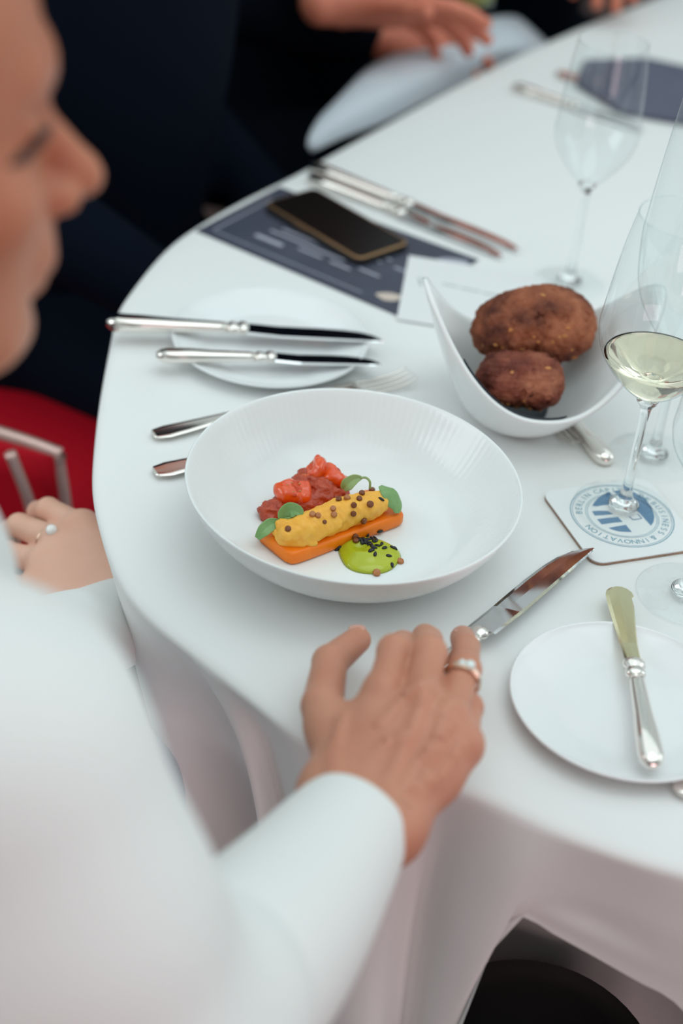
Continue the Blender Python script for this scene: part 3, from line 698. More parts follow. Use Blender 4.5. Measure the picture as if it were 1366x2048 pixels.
for pg in ([(500, 392), (515, 360), (550, 320), (600, 285), (660, 255), (700, 300), (665, 340), (690, 375), (600, 385), (550, 395)],
           [(497, 442), (560, 437), (650, 440), (700, 470), (600, 480), (522, 484)],
           [(545, 520), (640, 506), (745, 498), (790, 545), (720, 550), (660, 558), (590, 568)],
           [(655, 602), (740, 585), (820, 572), (878, 642), (760, 636), (700, 622)],
           [(700, 250), (800, 240), (900, 262), (1000, 320), (1065, 400), (1092, 490), (1086, 540), (1060, 582), (1005, 520), (950, 460), (880, 400), (800, 330)]):
    decal([LX(*p) for p in pg], M['blue'])
def stroke(a, b, w, m, name='emblem_line', z=PZ+.00005):
    a, b = a[:2], b[:2]; dv = b-a; nv = np.array([-dv[1], dv[0]])/np.linalg.norm(dv)*w/2
    return decal([a-nv, b-nv, b+nv, a+nv], m, name, z)
sq = [LX(850, 492), LX(890, 525), LX(972, 512), LX(930, 466)]
for k in range(3): stroke(sq[k], sq[(k+1) % 4], .0009, M['blue'])
def text_mesh(s_, size):
    cu = bpy.data.curves.new('t', 'FONT'); cu.body = s_; cu.size = size; cu.align_x = 'CENTER'; cu.extrude = 0; cu.resolution_u = 3
    o = bpy.data.objects.new('t', cu); COL.objects.link(o); dg = bpy.context.evaluated_depsgraph_get()
    me = bpy.data.meshes.new_from_object(o.evaluated_get(dg)); bpy.data.objects.remove(o); bpy.data.curves.remove(cu); return me
def arc_text(txt, a0, a1):
    for i, ch in enumerate(txt):
        if ch == ' ': continue
        a = math.radians(a0+(a1-a0)*i/max(1, len(txt)-1))
        me = text_mesh(ch, .0072); me.name = 'letter'
        o = obj('letter', me, M['teal'], co, smooth=False)
        th = a-math.pi/2
        o.location = Vector((LC[0]+.0312*math.cos(a)-c2[0], LC[1]+.0312*math.sin(a)-c2[1], PZ-T)); o.rotation_euler = (0, 0, th)
arc_text('BERLIN', -176, -221); arc_text('CAPITAL', -237, -288); arc_text('THE', -299, -312); arc_text('BUSINESS', -322, -392); arc_text('&', -409, -409); arc_text('INNOVATION', -420, -503)
# ================================================================== GLASSES
def wineglass(base, H, Rw, Rr, stem, Rf, label, hw=.43, wine=False, group='wine glasses on the table', name='wine_glass'):
    t = empty(name, base, label, 'glass', group)
    hb = H-stem
    foot = [(Rf*.985, .0006), (Rf, .0012), (Rf*.97, .0018), (Rf*.6, .0026), (Rf*.3, .0045), (.0080, .0085)]
    obj('foot', lathe(foot, 64), M['glass'], t)
    stp = [(0, .0015), (.0120, .0050), (.0080, .0090), (.0045, .018), (.0036, .035), (.0034, stem*.6), (.0036, stem*.85), (.0048, stem-.006), (.0085, stem+.001), (0, stem+.003)]
    obj('stem', lathe([tuple(v) for v in catmull([(max(a, 0), b, 0) for a, b in stp], 3)[:, :2]], 48), M['solidglass'], t)
    op = [(0, 0), (.010, .002), (Rw*.55, hb*.10), (Rw*.88, hb*.24), (Rw, hb*hw*.85), (Rw*.985, hb*hw*1.1), (Rw*.5+Rr*.5, hb*.78), (Rr, hb)]
    op = catmull([(a, b, 0) for a, b in op], 6)[:, :2]; op[:, 0] = np.maximum(op[:, 0], 0)
    prof = [(r, z+stem+.002) for r, z in op]
    o = obj('bowl', lathe(prof, 96), M['glass'], t)
    rim = obj('rim', tube([(Rr*math.cos(a), Rr*math.sin(a), H+.002) for a in np.arange(96)/96*2*math.pi], .0007, 8, closed=True), M['glass'], t)
    if wine:
        zw = wine; ip = [(max(0, r-.0012), z) for r, z in prof if z < zw-.001]
        rr = float(np.interp(zw, [z for r, z in prof], [r for r, z in prof]))-.0012
        ip = ip+[(rr, zw), (rr*.9, zw-.0004), (0, zw-.0004)]
        w = bpy.data.objects.new('white_wine', bpy.data.meshes.new('wine')); b = lathe(ip, 96); b.to_mesh(w.data); b.free(); w.data.materials.append(M['wine']); w.data.shade_smooth(); COL.objects.link(w)
        w.location = base; tag(w, 'pale yellow white wine filling the lower third of the near glass', 'wine')
    return t
g1 = at(1245, 1018, CT)
wineglass(g1, .246, .0465, .035, .100, .038, 'wine glass half full of white wine standing on the printed coaster', wine=.100+.036)
g2 = at(1137, 568)
wineglass(g2, .238, .0385, .031, .104, .034, 'empty stemmed wine glass behind the bread bowl at the upper right')
wineglass(at(1305, 915), .305, .0465, .038, .100, .036, 'tall empty red wine glass behind the glass of white wine', hw=.5)
wineglass(at(1372, 1190), .215, .0385, .031, .092, .037, 'wine glass at the right frame edge, its round foot behind the bread plate')
wineglass(at(1455, 820), .25, .030, .024, .12, .033, 'slim champagne flute at the right frame edge behind the white wine glass', hw=.6, name='champagne_flute')
fork(at(1420, 1475, T), at(1358, 1600, T), 'silver cutlery end at the right frame edge below the bread plate', hw=.011, name='fork') if False else None
sp = empty('spoon', (0, 0, 0), 'silver handle end of a spoon at the right frame edge below the bread plate', 'spoon'); sp.matrix_world = frame_between(at(1362, 1600, T+.001), at(1500, 1330, T+.001))
obj('handle', loft([[(x, w*math.cos(p), .004+.0018*math.sin(p)) for p in np.arange(16)/16*2*math.pi] for x, w in [(0, .003), (.003, .008), (.015, .0105), (.03, .009), (.08, .004), (.12, .003)]]), M['silver'], sp)
obj('spoon_bowl', organic([E_((.145, 0, .005), (.028, .018, .005), k=.003), E_((.145, 0, .011), (.026, .016, .008), k=.002, neg=True)], .0015, 3), M['silver'], sp)
# ================================================================== BREAD BOWL
TL, TR = at(846, 558, T+.125), at(1330, 585, T+.120); FL = at(1045, 848, T+.042)
bc = (TL+TR)/2; bc[2] = T; ux = (TR-TL)[:2]; a_ = np.linalg.norm(ux)/2; ux /= 2*a_; uy = np.array([-ux[1], ux[0]])
b_ = abs((FL[:2]-bc[:2])@uy); foff = (FL[:2]-bc[:2])@ux
bb = empty('bread_bowl', bc, 'white porcelain bread bowl with two tall pointed tips holding dark rolls', 'bowl')
def bsurf(phi, t, inset=0, zoff=0):
    cx, sx_ = math.cos(phi), math.sin(phi)
    plan = np.array([a_*math.copysign(abs(cx)**1.0, cx), b_*math.copysign(abs(sx_)**1.15, sx_)])
    zr = .042+.082*abs(cx)**2.4
    k0 = .34; kk = k0+(1-k0)*t**.88
    base_plan = np.array([b_*cx, b_*sx_])
    w = t**1.2
    p = (base_plan*(1-w)+plan*w)*kk
    rr = np.linalg.norm(p); p = p*(1-inset/max(rr, 1e-6))
    p = p+np.array([-.012, .003])*(1-t)
    return np.array([*(p[0]*ux+p[1]*uy), zr*(t**1.7)+zoff])
N_, K_ = 128, 22; vs = []; fs = []
for i in range(N_):
    ph = 2*math.pi*i/N_
    for j in range(K_+1): vs.append(bsurf(ph, j/K_))
    for j in range(K_, -1, -1): vs.append(bsurf(ph, j/K_, inset=.0035, zoff=.0035 if j < K_ else .0008))
m_ = 2*(K_+1)
for i in range(N_):
    for j in range(m_-1): a, b = i*m_+j, ((i+1) % N_)*m_+j; fs.append((a, b, b+1, a+1))
fs.append(tuple(i*m_ for i in range(N_))); fs.append(tuple(i*m_+m_-1 for i in range(N_)))
bm = bmesh.new(); me = pydata('bb', vs, fs); bm.from_mesh(me); bmesh.ops.recalc_face_normals(bm, faces=bm.faces)
obj('porcelain_body', bm, M['porcelain'], bb)
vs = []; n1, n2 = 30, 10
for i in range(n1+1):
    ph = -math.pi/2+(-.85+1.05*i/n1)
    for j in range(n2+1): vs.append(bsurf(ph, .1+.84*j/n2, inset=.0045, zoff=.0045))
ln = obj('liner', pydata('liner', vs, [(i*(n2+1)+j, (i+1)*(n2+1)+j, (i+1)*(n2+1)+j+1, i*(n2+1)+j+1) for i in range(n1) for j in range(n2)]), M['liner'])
ln.location = bc; fl2 = [bsurf(2*math.pi*i/40, .30 if math.cos(2*math.pi*i/40) < .3 else .12, .0045, .0042) for i in range(40)]; obj('liner_shade_base', pydata('lb', [(0, 0, .0045)]+fl2, [(0, 1+i, 1+(i+1) % 40) for i in range(40)]), M['liner'], ln); md = ln.modifiers.new('t', 'SOLIDIFY'); md.thickness = .001; tag(ln, 'dark shiny napkin liner with painted bowl shade under the rolls in the pointed bread bowl', 'napkin')  # dark disc stands for the liner and the shade inside the bowl
def roll(c, ex, L_, prims, m, label, flakes, seed):
    t = empty('bread_roll', c, label, 'bread', 'dark seeded bread rolls in the bowl')
    w1, w2, w3 = wave(60, .0016, seed), wave(300, .0007, seed+1), wave(1000, .0007, seed+2)
    def bf(X):
        r = w2(X); return w1(X)+r+w3(X)-.0016*np.abs(np.sin(X[:, 1]*260+np.sin(X[:, 0]*120)*1.5))**6-.0026*np.exp(-((np.sin(X[:, 0]*310+seed)+np.sin(X[:, 1]*270)+np.sin(X[:, 2]*330+1)-2.2)**2)/.12)
    me = organic(prims, .0014, 4, bf); b = obj('crust', me, m, t)
    t.rotation_euler = (0, 0, math.atan2(ex[1], ex[0]))
    bpy.context.view_layer.update(); bt = bvh_of(b)
    fm = seed_mesh(.0016, 'flake', M['oat'])
    for fx, fy in flakes:
        h = bt.ray_cast(Vector(CP), Vector(ray(fx, fy)).normalized())
        if not h[0]: continue
        o = bpy.data.objects.new('oat_flake', fm); COL.objects.link(o); o.parent = b; o.matrix_parent_inverse = b.matrix_world.inverted()
        o.location = h[0]; o.rotation_mode = 'QUATERNION'; o.rotation_quaternion = h[1].to_track_quat('Z', 'Y'); o.scale = (random.uniform(.7, 1.9), random.uniform(.6, 1.1), .45)
    return t
B4 = lambda x, y: (820+x/2.502, 460+y/2.502)
p1, p2 = at(965, 672, T+.068), at(1160, 655, T+.068); ex = (p2-p1); L1 = np.linalg.norm(ex)
roll((p1+p2)/2, ex, L1, [E_((-.022, .000, .000), (.032, .028, .025), k=.016), E_((.020, .002, .003), (.036, .033, .030), k=.016), E_((.0, .006, .008), (.042, .028, .026), k=.016), E_((.0, -.083, -.026), (.11, .060, .045), k=.006, neg=True)], M['bread'],
     'larger dark brown seeded bread roll at the back of the pointed bowl', [B4(*p) for p in [(620, 535), (770, 530), (810, 600), (750, 535), (365, 578), (425, 575), (640, 560), (560, 600), (665, 325), (715, 560), (820, 640), (500, 500), (790, 490), (460, 590)]], 3)
p1, p2 = at(968, 762, T+.048), at(1105, 772, T+.046); ex = (p2-p1)
roll((p1+p2)/2+np.array([0, 0, .004]), ex, 1, [E_((-.014, .0, .000), (.022, .024, .023), k=.014), E_((.012, .0, .0), (.024, .024, .024), k=.014), E_((.018, -.006, -.004), (.017, .018, .016), k=.012), E_((-.018, -.006, -.004), (.015, .018, .014), k=.012), E_((.004, -.072, -.022), (.09, .052, .038), k=.005, neg=True)], M['bread2'],
     'smaller glossy dark bread roll at the front of the pointed bowl', [B4(*p) for p in [(490, 872), (570, 858), (530, 885), (580, 882), (715, 885), (450, 870), (600, 895), (650, 905), (690, 890), (510, 712), (690, 690)]], 12)
# white card under the bowl
w1, w2, w3 = at(817, 515), at(793, 642), at(1105, 560)
card = empty('place_card', w1, 'white printed card half covered by the bread bowl', 'card')
cv = [w1, w2, w2+(w3-w1)*.9, w3]
obj('card_sheet', slab([(p[0]-w1[0], p[1]-w1[1]) for p in cv], .0016, .0023), M['card'], card, smooth=False)
for k, (x, y, x2, y2) in enumerate([(885, 572, 915, 578), (920, 580, 960, 588), (965, 590, 1000, 597), (838, 560, 842, 575)]):
    a, b = at(x, y)-w1, at(x2, y2)-w1; dv = (b-a)[:2]; nv = np.array([-dv[1], dv[0]])/np.linalg.norm(dv)*.0012
    obj('printed_line', slab([a[:2]-nv, b[:2]-nv, b[:2]+nv, a[:2]+nv], .0023, .00235), M['greyprint'], card, smooth=False)
# ================================================================== MENU AND PHONE
A, B, Cc = at(392, 463), at(793, 632), at(957, 521); D = A+(Cc-B)
D = A+(Cc-B)*.93
mn = empty('menu_card', A, 'slate blue printed menu card under the phone at the table edge', 'menu')
q = [A, B, Cc, D]; obj('card_sheet', slab([(p[0]-A[0], p[1]-A[1]) for p in q], .0004, .0012), M['menu'], mn, smooth=False)
mu, mv = (B-A)[:2], (D-A)[:2]
def mstroke(u0, v0, u1, v1, w, m='menuprint'):
    a = mu*u0+mv*v0; b = mu*u1+mv*v1; dv = b-a; nv = np.array([-dv[1], dv[0]])/np.linalg.norm(dv)*w/2
    obj('printed_line', slab([a-nv, b-nv, b+nv, a+nv], .0012, .00125), M[m], mn, smooth=False)
mstroke(.06, .09, .80, .09, .0012); mstroke(.05, .09, .05, .80, .0016)
for v0, l0, l1, w in [(.25, .20, .34, .006), (.38, .22, .60, .003), (.46, .25, .66, .003), (.54, .28, .72, .003), (.30, .40, .52, .003), (.30, .56, .66, .003), (.62, .62, .74, .003), (.36, .68, .78, .003), (.55, .78, .86, .003)]:
    mstroke(l0, v0, l1, v0, w)
vs_ = [mu*.90+mv*.17+np.array([.012*math.cos(a)*(1+.2*math.sin(3*a)), .008*math.sin(a)]) for a in np.arange(14)/14*6.283]
obj('printed_badge', slab(vs_, .0012, .00127), M['menulogo'], mn, smooth=False)
vs_ = [mu*.93+mv*.92+np.array([.016*math.cos(a), .006*math.sin(a)]) for a in np.arange(14)/14*6.283]
obj('printed_badge', slab(vs_, .0012, .00127), M['menuprint'], mn, smooth=False)
A, B, Cc = at(527, 408, T+.008), at(718, 522, T+.008), at(822, 488, T+.008)
ux_ = (B-A)[:2]; pl_ = np.linalg.norm(ux_); ux_ /= pl_; uy_ = np.array([-ux_[1], ux_[0]]); 
if (Cc-B)[:2]@uy_ < 0: uy_ = -uy_
pw_ = (Cc-B)[:2]@uy_
ph_ = empty('phone', (A[0], A[1], T+.0013), 'black smartphone with bronze edge lying face up on the dark menu', 'phone')
z2 = np.zeros(2)
o = obj('phone_case', slab(rrect(-ux_*.001-uy_*.001, ux_, uy_, pl_+.002, pw_+.002, .010), 0, .006), M['phonecase'], ph_, smooth=False)
o = obj('metal_edge', slab(rrect(z2, ux_, uy_, pl_, pw_, .009), .006, .0085), M['phoneedge'], ph_, smooth=False); rough(o, bev=.0008)
obj('screen', slab(rrect(ux_*.003+uy_*.003, ux_, uy_, pl_-.006, pw_-.006, .006), .0085, .0089), M['phone'], ph_, smooth=False)
obj('side_button', slab(rrect(ux_*.05-uy_*.002, ux_, uy_, .02, .001, .0004), .0065, .008), M['phoneedge'], ph_, smooth=False)
# slate napkin at the far right place
pp = [at(1165, 132), at(1150, 175), at(1240, 232), at(1420, 262), at(1440, 160), at(1290, 128)]
nk = obj('folded_napkin', slab([(p[0], p[1]) for p in pp], T+.001, T+.010), M['slate'], smooth=False); rough(nk, bev=.004)
tag(nk, 'slate grey folded napkin at the far right place behind the empty glass', 'napkin')

# ================================================================== RED CHAIR
ch = empty('dining_chair', (-.42, 1.28, 0), 'red upholstered chair with pale metal frame standing left of the table', 'chair')
c_tl, c_tr, c_bl, c_br = atd(-120, 838, 1.50), atd(112, 905, 1.50), atd(-60, 1330, 1.62), atd(172, 1330, 1.62)
bk_n = np.cross(c_tr-c_tl, c_bl-c_tl); bk_n /= np.linalg.norm(bk_n)
g = [c_tl, (c_tl+c_tr)/2+bk_n*.008, c_tr, (c_tr+c_br)/2+bk_n*.01, c_br, (c_bl+c_br)/2, c_bl, (c_tl+c_bl)/2]
rows_ = []
for j in range(9):
    a = c_tl+(c_bl-c_tl)*j/8; b = c_tr+(c_br-c_tr)*j/8
    rows_.append([a+(b-a)*i/8+bk_n*(.010*math.sin(math.pi*i/8)*math.sin(math.pi*j/8)) for i in range(9)])
vs = [tuple(p) for r in rows_ for p in r]; fs = [(j*9+i, j*9+i+1, (j+1)*9+i+1, (j+1)*9+i) for j in range(8) for i in range(8)]
o = obj('backrest', pydata('back', vs, fs), M['red'], ch, world=True); md = o.modifiers.new('t', 'SOLIDIFY'); md.thickness = .03; md.offset = 0
P_ = catmull([c_bl, c_tl*.9+c_bl*.1, c_tl*.97+c_tr*.03, c_tr*.93+c_tl*.07, c_tr*.93+c_br*.07, (c_tr+c_br)/2, c_br], 8)
obj('back_frame', tube(P_, .0075, 12), M['frame'], ch, world=True)
sp_ = [atd(20, 905, 1.47), atd(60, 1010, 1.50), atd(75, 1100, 1.53)]
obj('reflection_streak', tube(catmull(sp_, 6), .006, 10), M['frame'], ch, world=True)  # tube added to stand in for an orange-ish reflection streak
sc = at(215, 990, .47)
seat_poly = rrect(np.array([sc[0]-.40, sc[1]-.16]), np.array([1., 0]), np.array([0, 1.]), .42, .40, .06)
o = obj('seat', slab([tuple(p) for p in seat_poly], .42, .48), M['red'], ch, world=True); rough(o, bev=.02)
for sx_, sy_ in ((-.36, -.12), (-.03, -.12), (-.36, .2), (-.03, .2)):
    obj('leg', tube([(sc[0]+sx_, sc[1]+sy_, 0), (sc[0]+sx_, sc[1]+sy_, .43)], .012, 12), M['frame'], ch, world=True)

# ================================================================== PEOPLE
def hand_prims(side=1, curl=(.5, .6, .6, .7), spread=1.0, thumb=(.03, .035, -.015)):
    """local: wrist at origin, X to the fingers, Y to the thumb side, Z out of the back"""
    pr = [C_((-.03, 0, 0), (0, 0, 0), .027, .024, k=.012), C_((0, .010, 0), (.082, .030, .004), .016, .0125, k=.014), C_((0, .004, 0), (.086, .010, .006), .016, .0125, k=.014),
          C_((0, -.004, 0), (.082, -.010, .005), .016, .012, k=.014), C_((0, -.010, 0), (.074, -.028, .002), .016, .0115, k=.014), E_((.045, 0, -.004), (.042, .034, .013), k=.012)]
    bases = [(.084, .029, .004), (.088, .010, .006), (.083, -.009, .005), (.075, -.027, .002)]
    lens = [(.043, .026, .021), (.048, .030, .022), (.045, .027, .022), (.034, .020, .019)]
    for b, ls, cu, an, r in zip(bases, lens, curl, (.12, .02, -.06, -.16), (.0096, .0098, .0094, .0084)):
        p = np.array(b); a = cu*.55
        for i, l in enumerate(ls):
            dv = np.array([math.cos(a)*math.cos(an*spread), math.cos(a)*math.sin(an*spread), -math.sin(a)]); q = p+dv*l
            pr.append(C_(p, q, r*(1-.08*i), r*(1-.08*(i+1)), k=.003 if i else .006)); p = q; a += cu*.8
    t0 = np.array([.012, .016, -.004]); t1 = t0+np.array([.030, .026, -.008]); t2 = t1+np.array(thumb)*.75; t3 = t2+np.array(thumb)*.55
    pr += [C_(t0, t1, .015, .0125, k=.012), C_(t1, t2, .0118, .0108, k=.005), C_(t2, t3, .0106, .0088, k=.003)]
    if side < 0:
        F_ = np.diag([1, -1, 1.]); pr = xf(pr, F_, np.zeros(3))
    return pr
def orient(x, z):
    x = np.array(x, float); x /= np.linalg.norm(x); y = np.cross(z, x); y /= np.linalg.norm(y); z = np.cross(x, y); return np.stack([x, y, z], 1)

# ---- woman in the white jacket
wm = empty('person', (-.30, .55, 0), 'woman in a white jacket at the near left, one hand holding a table knife', 'person')
HR = np.array(Matrix.Rotation(math.radians(28.5), 3, 'Z') @ Matrix.Rotation(math.radians(1.4), 3, 'Y') @ Matrix.Rotation(math.radians(-5.2), 3, 'X'))
HP = np.array([-.2327, .6261, 1.1742])
head = [E_((-.008, 0, .035), (.100, .077, .088), k=.02), E_((.035, 0, -.040), (.055, .058, .074), k=.03),
        C_((-.01, .050, -.055), (.055, .022, -.098), .020, .017, k=.025), C_((-.01, -.050, -.055), (.055, -.022, -.098), .020, .017, k=.025),
        E_((.066, 0, -.103), (.018, .018, .015), k=.018),
        C_((.074, .028, .020), (.083, 0, .020), .012, .012, k=.016), C_((.074, -.028, .020), (.083, 0, .020), .012, .012, k=.016),
        E_((.055, .042, -.030), (.024, .022, .020), k=.016), E_((.055, -.042, -.030), (.024, .022, .020), k=.016),
        E_((.090, .032, .000), (.014, .018, .010), k=.012, neg=True), E_((.090, -.032, .000), (.014, .018, .010), k=.012, neg=True),
        E_((.0715, .031, -.001), (.0135, .0150, .0120), k=.004), E_((.0715, -.031, -.001), (.0135, .0150, .0120), k=.004),
        C_((.086, 0, -.001), (.108, 0, -.030), .0075, .0095, k=.009), E_((.1105, 0, -.035), (.0105, .0100, .0092), k=.006),
        E_((.097, .012, -.040), (.010, .0075, .0075), k=.004), E_((.097, -.012, -.040), (.010, .0075, .0075), k=.004),
        E_((.080, 0, -.062), (.016, .026, .018), k=.012), E_((.0865, 0, -.0685), (.0080, .020, .0055), k=.006), E_((.0825, 0, -.0790), (.0080, .018, .0058), k=.006),
        E_((-.012, .078, -.008), (.017, .010, .030), k=.006), E_((-.012, -.078, -.008), (.017, .010, .030), k=.006)]
headw = xf(head, HR, HP)
neckb = np.array([-.285, .585, .985])
SHR, SHL = atd(-50, 1480, .665), np.array([-.38, .74, .955])
EL = at(240, 2200, .826)
WRI = at(722, 1625, .787)
wl_, wr_ = at(672, 1590, .785), at(772, 1655, .783)
upper = [C_(HP+HR@np.array([-.025, 0, -.07]), neckb, .056, .058, k=.03), C_(neckb+(0, 0, -.01), SHR, .055, .045, k=.03), C_(neckb+(0, 0, -.01), SHL, .055, .045, k=.03),
         C_(neckb+(0, 0, -.07), (-.36, .54, .58), .10, .11, k=.04), C_(SHR, EL, .042, .036, k=.02)]
LW = at(282, 1222, .655); LEl = np.array([-.28, .72, .73])
upper += [C_(SHL, LEl, .042, .036, k=.02), C_(LEl, LW, .036, .025, k=.02)]
def mk(px, z): return at(px[0], px[1], z)
J = dict(im=[((768, 1385), .811, .0122), ((789, 1303), .816, .0099), ((806, 1290), .788, .0092), ((815, 1302), .762, .0085)],
         mm=[((842, 1400), .815, .0124), ((858, 1306), .818, .0102), ((856, 1282), .800, .0094), ((850, 1274), .780, .0088)],
         rm=[((895, 1440), .810, .0118), ((928, 1340), .806, .0098), ((932, 1295), .788, .0090), ((925, 1276), .765, .0084)],
         pm=[((924, 1490), .799, .0110), ((934, 1415), .794, .0090), ((920, 1395), .772, .0084), ((900, 1410), .756, .0078)])
rh = [C_(EL, WRI-(WRI-EL)*.1, .036, .027, k=.02), C_(WRI-(WRI-EL)*.1, wl_, .024, .0205, k=.014), C_(WRI-(WRI-EL)*.1, wr_, .024, .0195, k=.014), C_(wl_, wr_, .0200, .0190, k=.014)]
for nm, st0 in (('im', wl_*.7+wr_*.3), ('mm', wl_*.5+wr_*.5), ('rm', wl_*.3+wr_*.7), ('pm', wr_)):
    p = mk(*J[nm][0][:2]); rh.append(C_(st0, p-np.array([0, 0, .002]), .0170, .0125, k=.013))
pi, pp_ = mk((760, 1430), .800), mk((905, 1500), .792)
rh += [C_(pi, pp_, .0115, .0105, k=.012), C_(mk((745, 1510), .792), mk((865, 1560), .786), .0150, .0130, k=.016)]
for nm in ('im', 'mm', 'rm', 'pm'):
    q = [(mk(a, z), r) for a, z, r in J[nm]]
    for i in range(3): rh.append(C_(q[i][0], q[i+1][0], q[i][1]*(.93 if i == 0 else 1), q[i+1][1], k=.003 if i == 0 else .0018))
    rh.append(E_(q[0][0]+np.array([0, 0, .0015]), (.0118, .0118, .0118), k=.006))
    rh.append(E_(q[1][0], (q[1][1]*1.05,)*3, k=.004))
tj = [(mk((688, 1545), .788), .0170), (mk((645, 1412), .790), .0128), (mk((660, 1325), .783), .0112), (mk((715, 1280), .768), .0090)]
for i in range(3): rh.append(C_(tj[i][0], tj[i+1][0], tj[i][1], tj[i+1][1], k=.012 if i == 0 else .003))
rh.append(C_(tj[0][0]*.35+tj[1][0]*.65, mk((750, 1450), .798), .010, .011, k=.014))
X3 = lambda x, y: (560+x/2.134, 1080+y/2.134)
veins = [([(345, 1010), (380, 915), (450, 862), (535, 842)], .0013, .0020), ([(540, 1000), (590, 930), (655, 872), (690, 800)], .0012, .0020), ([(430, 790), (520, 715), (600, 690)], .0011, .0026),
         ([(700, 810), (640, 950), (560, 1060)], .0011, .0022), ([(480, 1140), (560, 1060), (700, 950), (780, 850)], .0009, .0020), ([(620, 690), (560, 830), (470, 990), (420, 1100)], .0007, .0030), ([(270, 720), (230, 860), (230, 1000)], .0008, .0030)]
VN = [(np.array([at(*X3(*p), .815)[:2] for p in v]), a, w) for v, a, w in veins]
knx = [mk(*J[n][0][:2]) for n in ('im', 'mm', 'rm', 'pm')]
pipx = [mk(*J[n][1][:2]) for n in ('im', 'mm', 'rm')]
def handbump(X):
    out = np.zeros(len(X))
    m = (X[:, 2] > .79) & (X[:, 1] > .60)
    Q = X[m][:, :2]; b = np.zeros(len(Q))
    for P, a, w in VN:
        dd = np.full(len(Q), 9.)
        for i in range(len(P)-1):
            ab = P[i+1]-P[i]; h = np.clip(((Q-P[i])@ab)/(ab@ab), 0, 1); dd = np.minimum(dd, np.linalg.norm(Q-P[i]-h[:, None]*ab, axis=1))
        b += 4.2*a*np.exp(-(dd/(w*1.2))**2)
    for i in range(3):      # hollows between the knuckles
        c_ = (knx[i]+knx[i+1])/2; b -= .0026*np.exp(-((Q-c_[:2])**2).sum(1)/.006**2)
    out[m] = b
    return out
body_meshes = [organic(rh, .0019, 6, handbump), organic(headw+upper, .0042, 5)]
# left hand on her knee
ldir = at(50, 1080, .655)-LW
lnorm = np.array([-.05, -.35, .9])
LH = orient(ldir, lnorm)
def scaled(prims, k): return [('c', p[1]*k, p[2]*k, p[3]*k, p[4]*k, *p[5:]) if p[0] == 'c' else ('e', p[1]*k, p[2]*k, *p[3:]) for p in prims]
lh = xf(scaled(hand_prims(-1, curl=(.55, .6, .7, .85), spread=.8, thumb=(.03, .01, -.022)), 1.14), LH*1.0, LW)
body_meshes.append(organic(lh, .0020, 5))
bj = join(body_meshes)
wb = obj('body', bj, M['skin'], wm, world=True)
wb.data.materials.append(M['face']); wb.data.materials.append(M['skin_pale'])
mi = []
for p in wb.data.polygons:
    c = p.center
    mi.append(1 if c.z > .9 else (2 if c.z < .745 and c.y > .8 else 0))
wb.data.polygons.foreach_set('material_index', mi)
# face details
def onhead(p): return HR@np.array(p)+HP
def march(px, py, t0=.45):
    d_ = ray(px, py); t = t0
    for _ in range(60):
        v = float(sdf(headw, (CP+d_*t)[None])[0])
        if v < .0002: break
        t += max(v, .0003)*.7
    return CP+d_*t
E1 = [march(x, y) for x, y in [(18, 330), (40, 318), (62, 297), (84, 272), (100, 254)]]
obj('eyelashes', tube(catmull(E1, 5), list(np.interp(np.linspace(0, 1, 21), [0, .3, .7, 1], [.001, .0026, .0028, .0014])), 8), M['dark'], wm, world=True)
E2 = []
for p in E1:
    q = HR.T@(p-HP); q[1] = -q[1]; E2.append(onhead(q))
obj('eyelashes', tube(catmull(E2, 5), list(np.interp(np.linspace(0, 1, 21), [0, .3, .7, 1], [.001, .0026, .0028, .0014])), 8), M['dark'], wm, world=True)
for sgn in (1, -1):
    obj('eyebrow', tube(catmull([onhead((.066, sgn*.050, .026)), onhead((.080, sgn*.035, .031)), onhead((.091, sgn*.014, .026))], 6), [.001]*2+[.0020]*9+[.001]*2, 8), M['brow'], wm, world=True)
obj('lips', organic(xf([E_((.0880, 0, -.0700), (.0072, .017, .0040), k=.002), E_((.0842, 0, -.0778), (.0072, .015, .0044), k=.002)], HR, HP), .0012, 4), M['skin_far'], wm, world=True)
hw_ = wave(120, .003, 6)
hp_ = [E_((-.020, 0, .044), (.098, .084, .092), k=.01), E_((-.115, 0, .03), (.04, .045, .04), k=.02), E_((.085, 0, .01), (.055, .12, .13), k=.008, neg=True)]
obj('hair', organic(xf(hp_, HR, HP), .0035, 3, hw_), M['hair'], wm, world=True)
# nails
def nail(p, dirv, up_, s_=.0055, m='nail'):
    R_ = orient(dirv, up_); o = obj('fingernail', organic(xf([E_((0, 0, 0), (s_*1.2, s_, .0012), k=.001)], R_, p), .0006, 2), M[m], wm, world=True); return o
qn = [mk(a, z) for a, z, r in J['mm']]
dn = qn[3]-qn[2]; nail(mk((845, 1266), .792), dn, mk((845, 1240), .80)-mk((845, 1270), .79), .0060, 'nail_dark')
qn = [mk(a, z) for a, z, r in J['rm']]; nail(mk((922, 1263), .777), qn[3]-qn[2], (0, .8, .5), .0050)
nail(tj[3][0]+np.array([-.001, .004, .0068]), tj[3][0]-tj[2][0], (0, .45, .9), .0056)
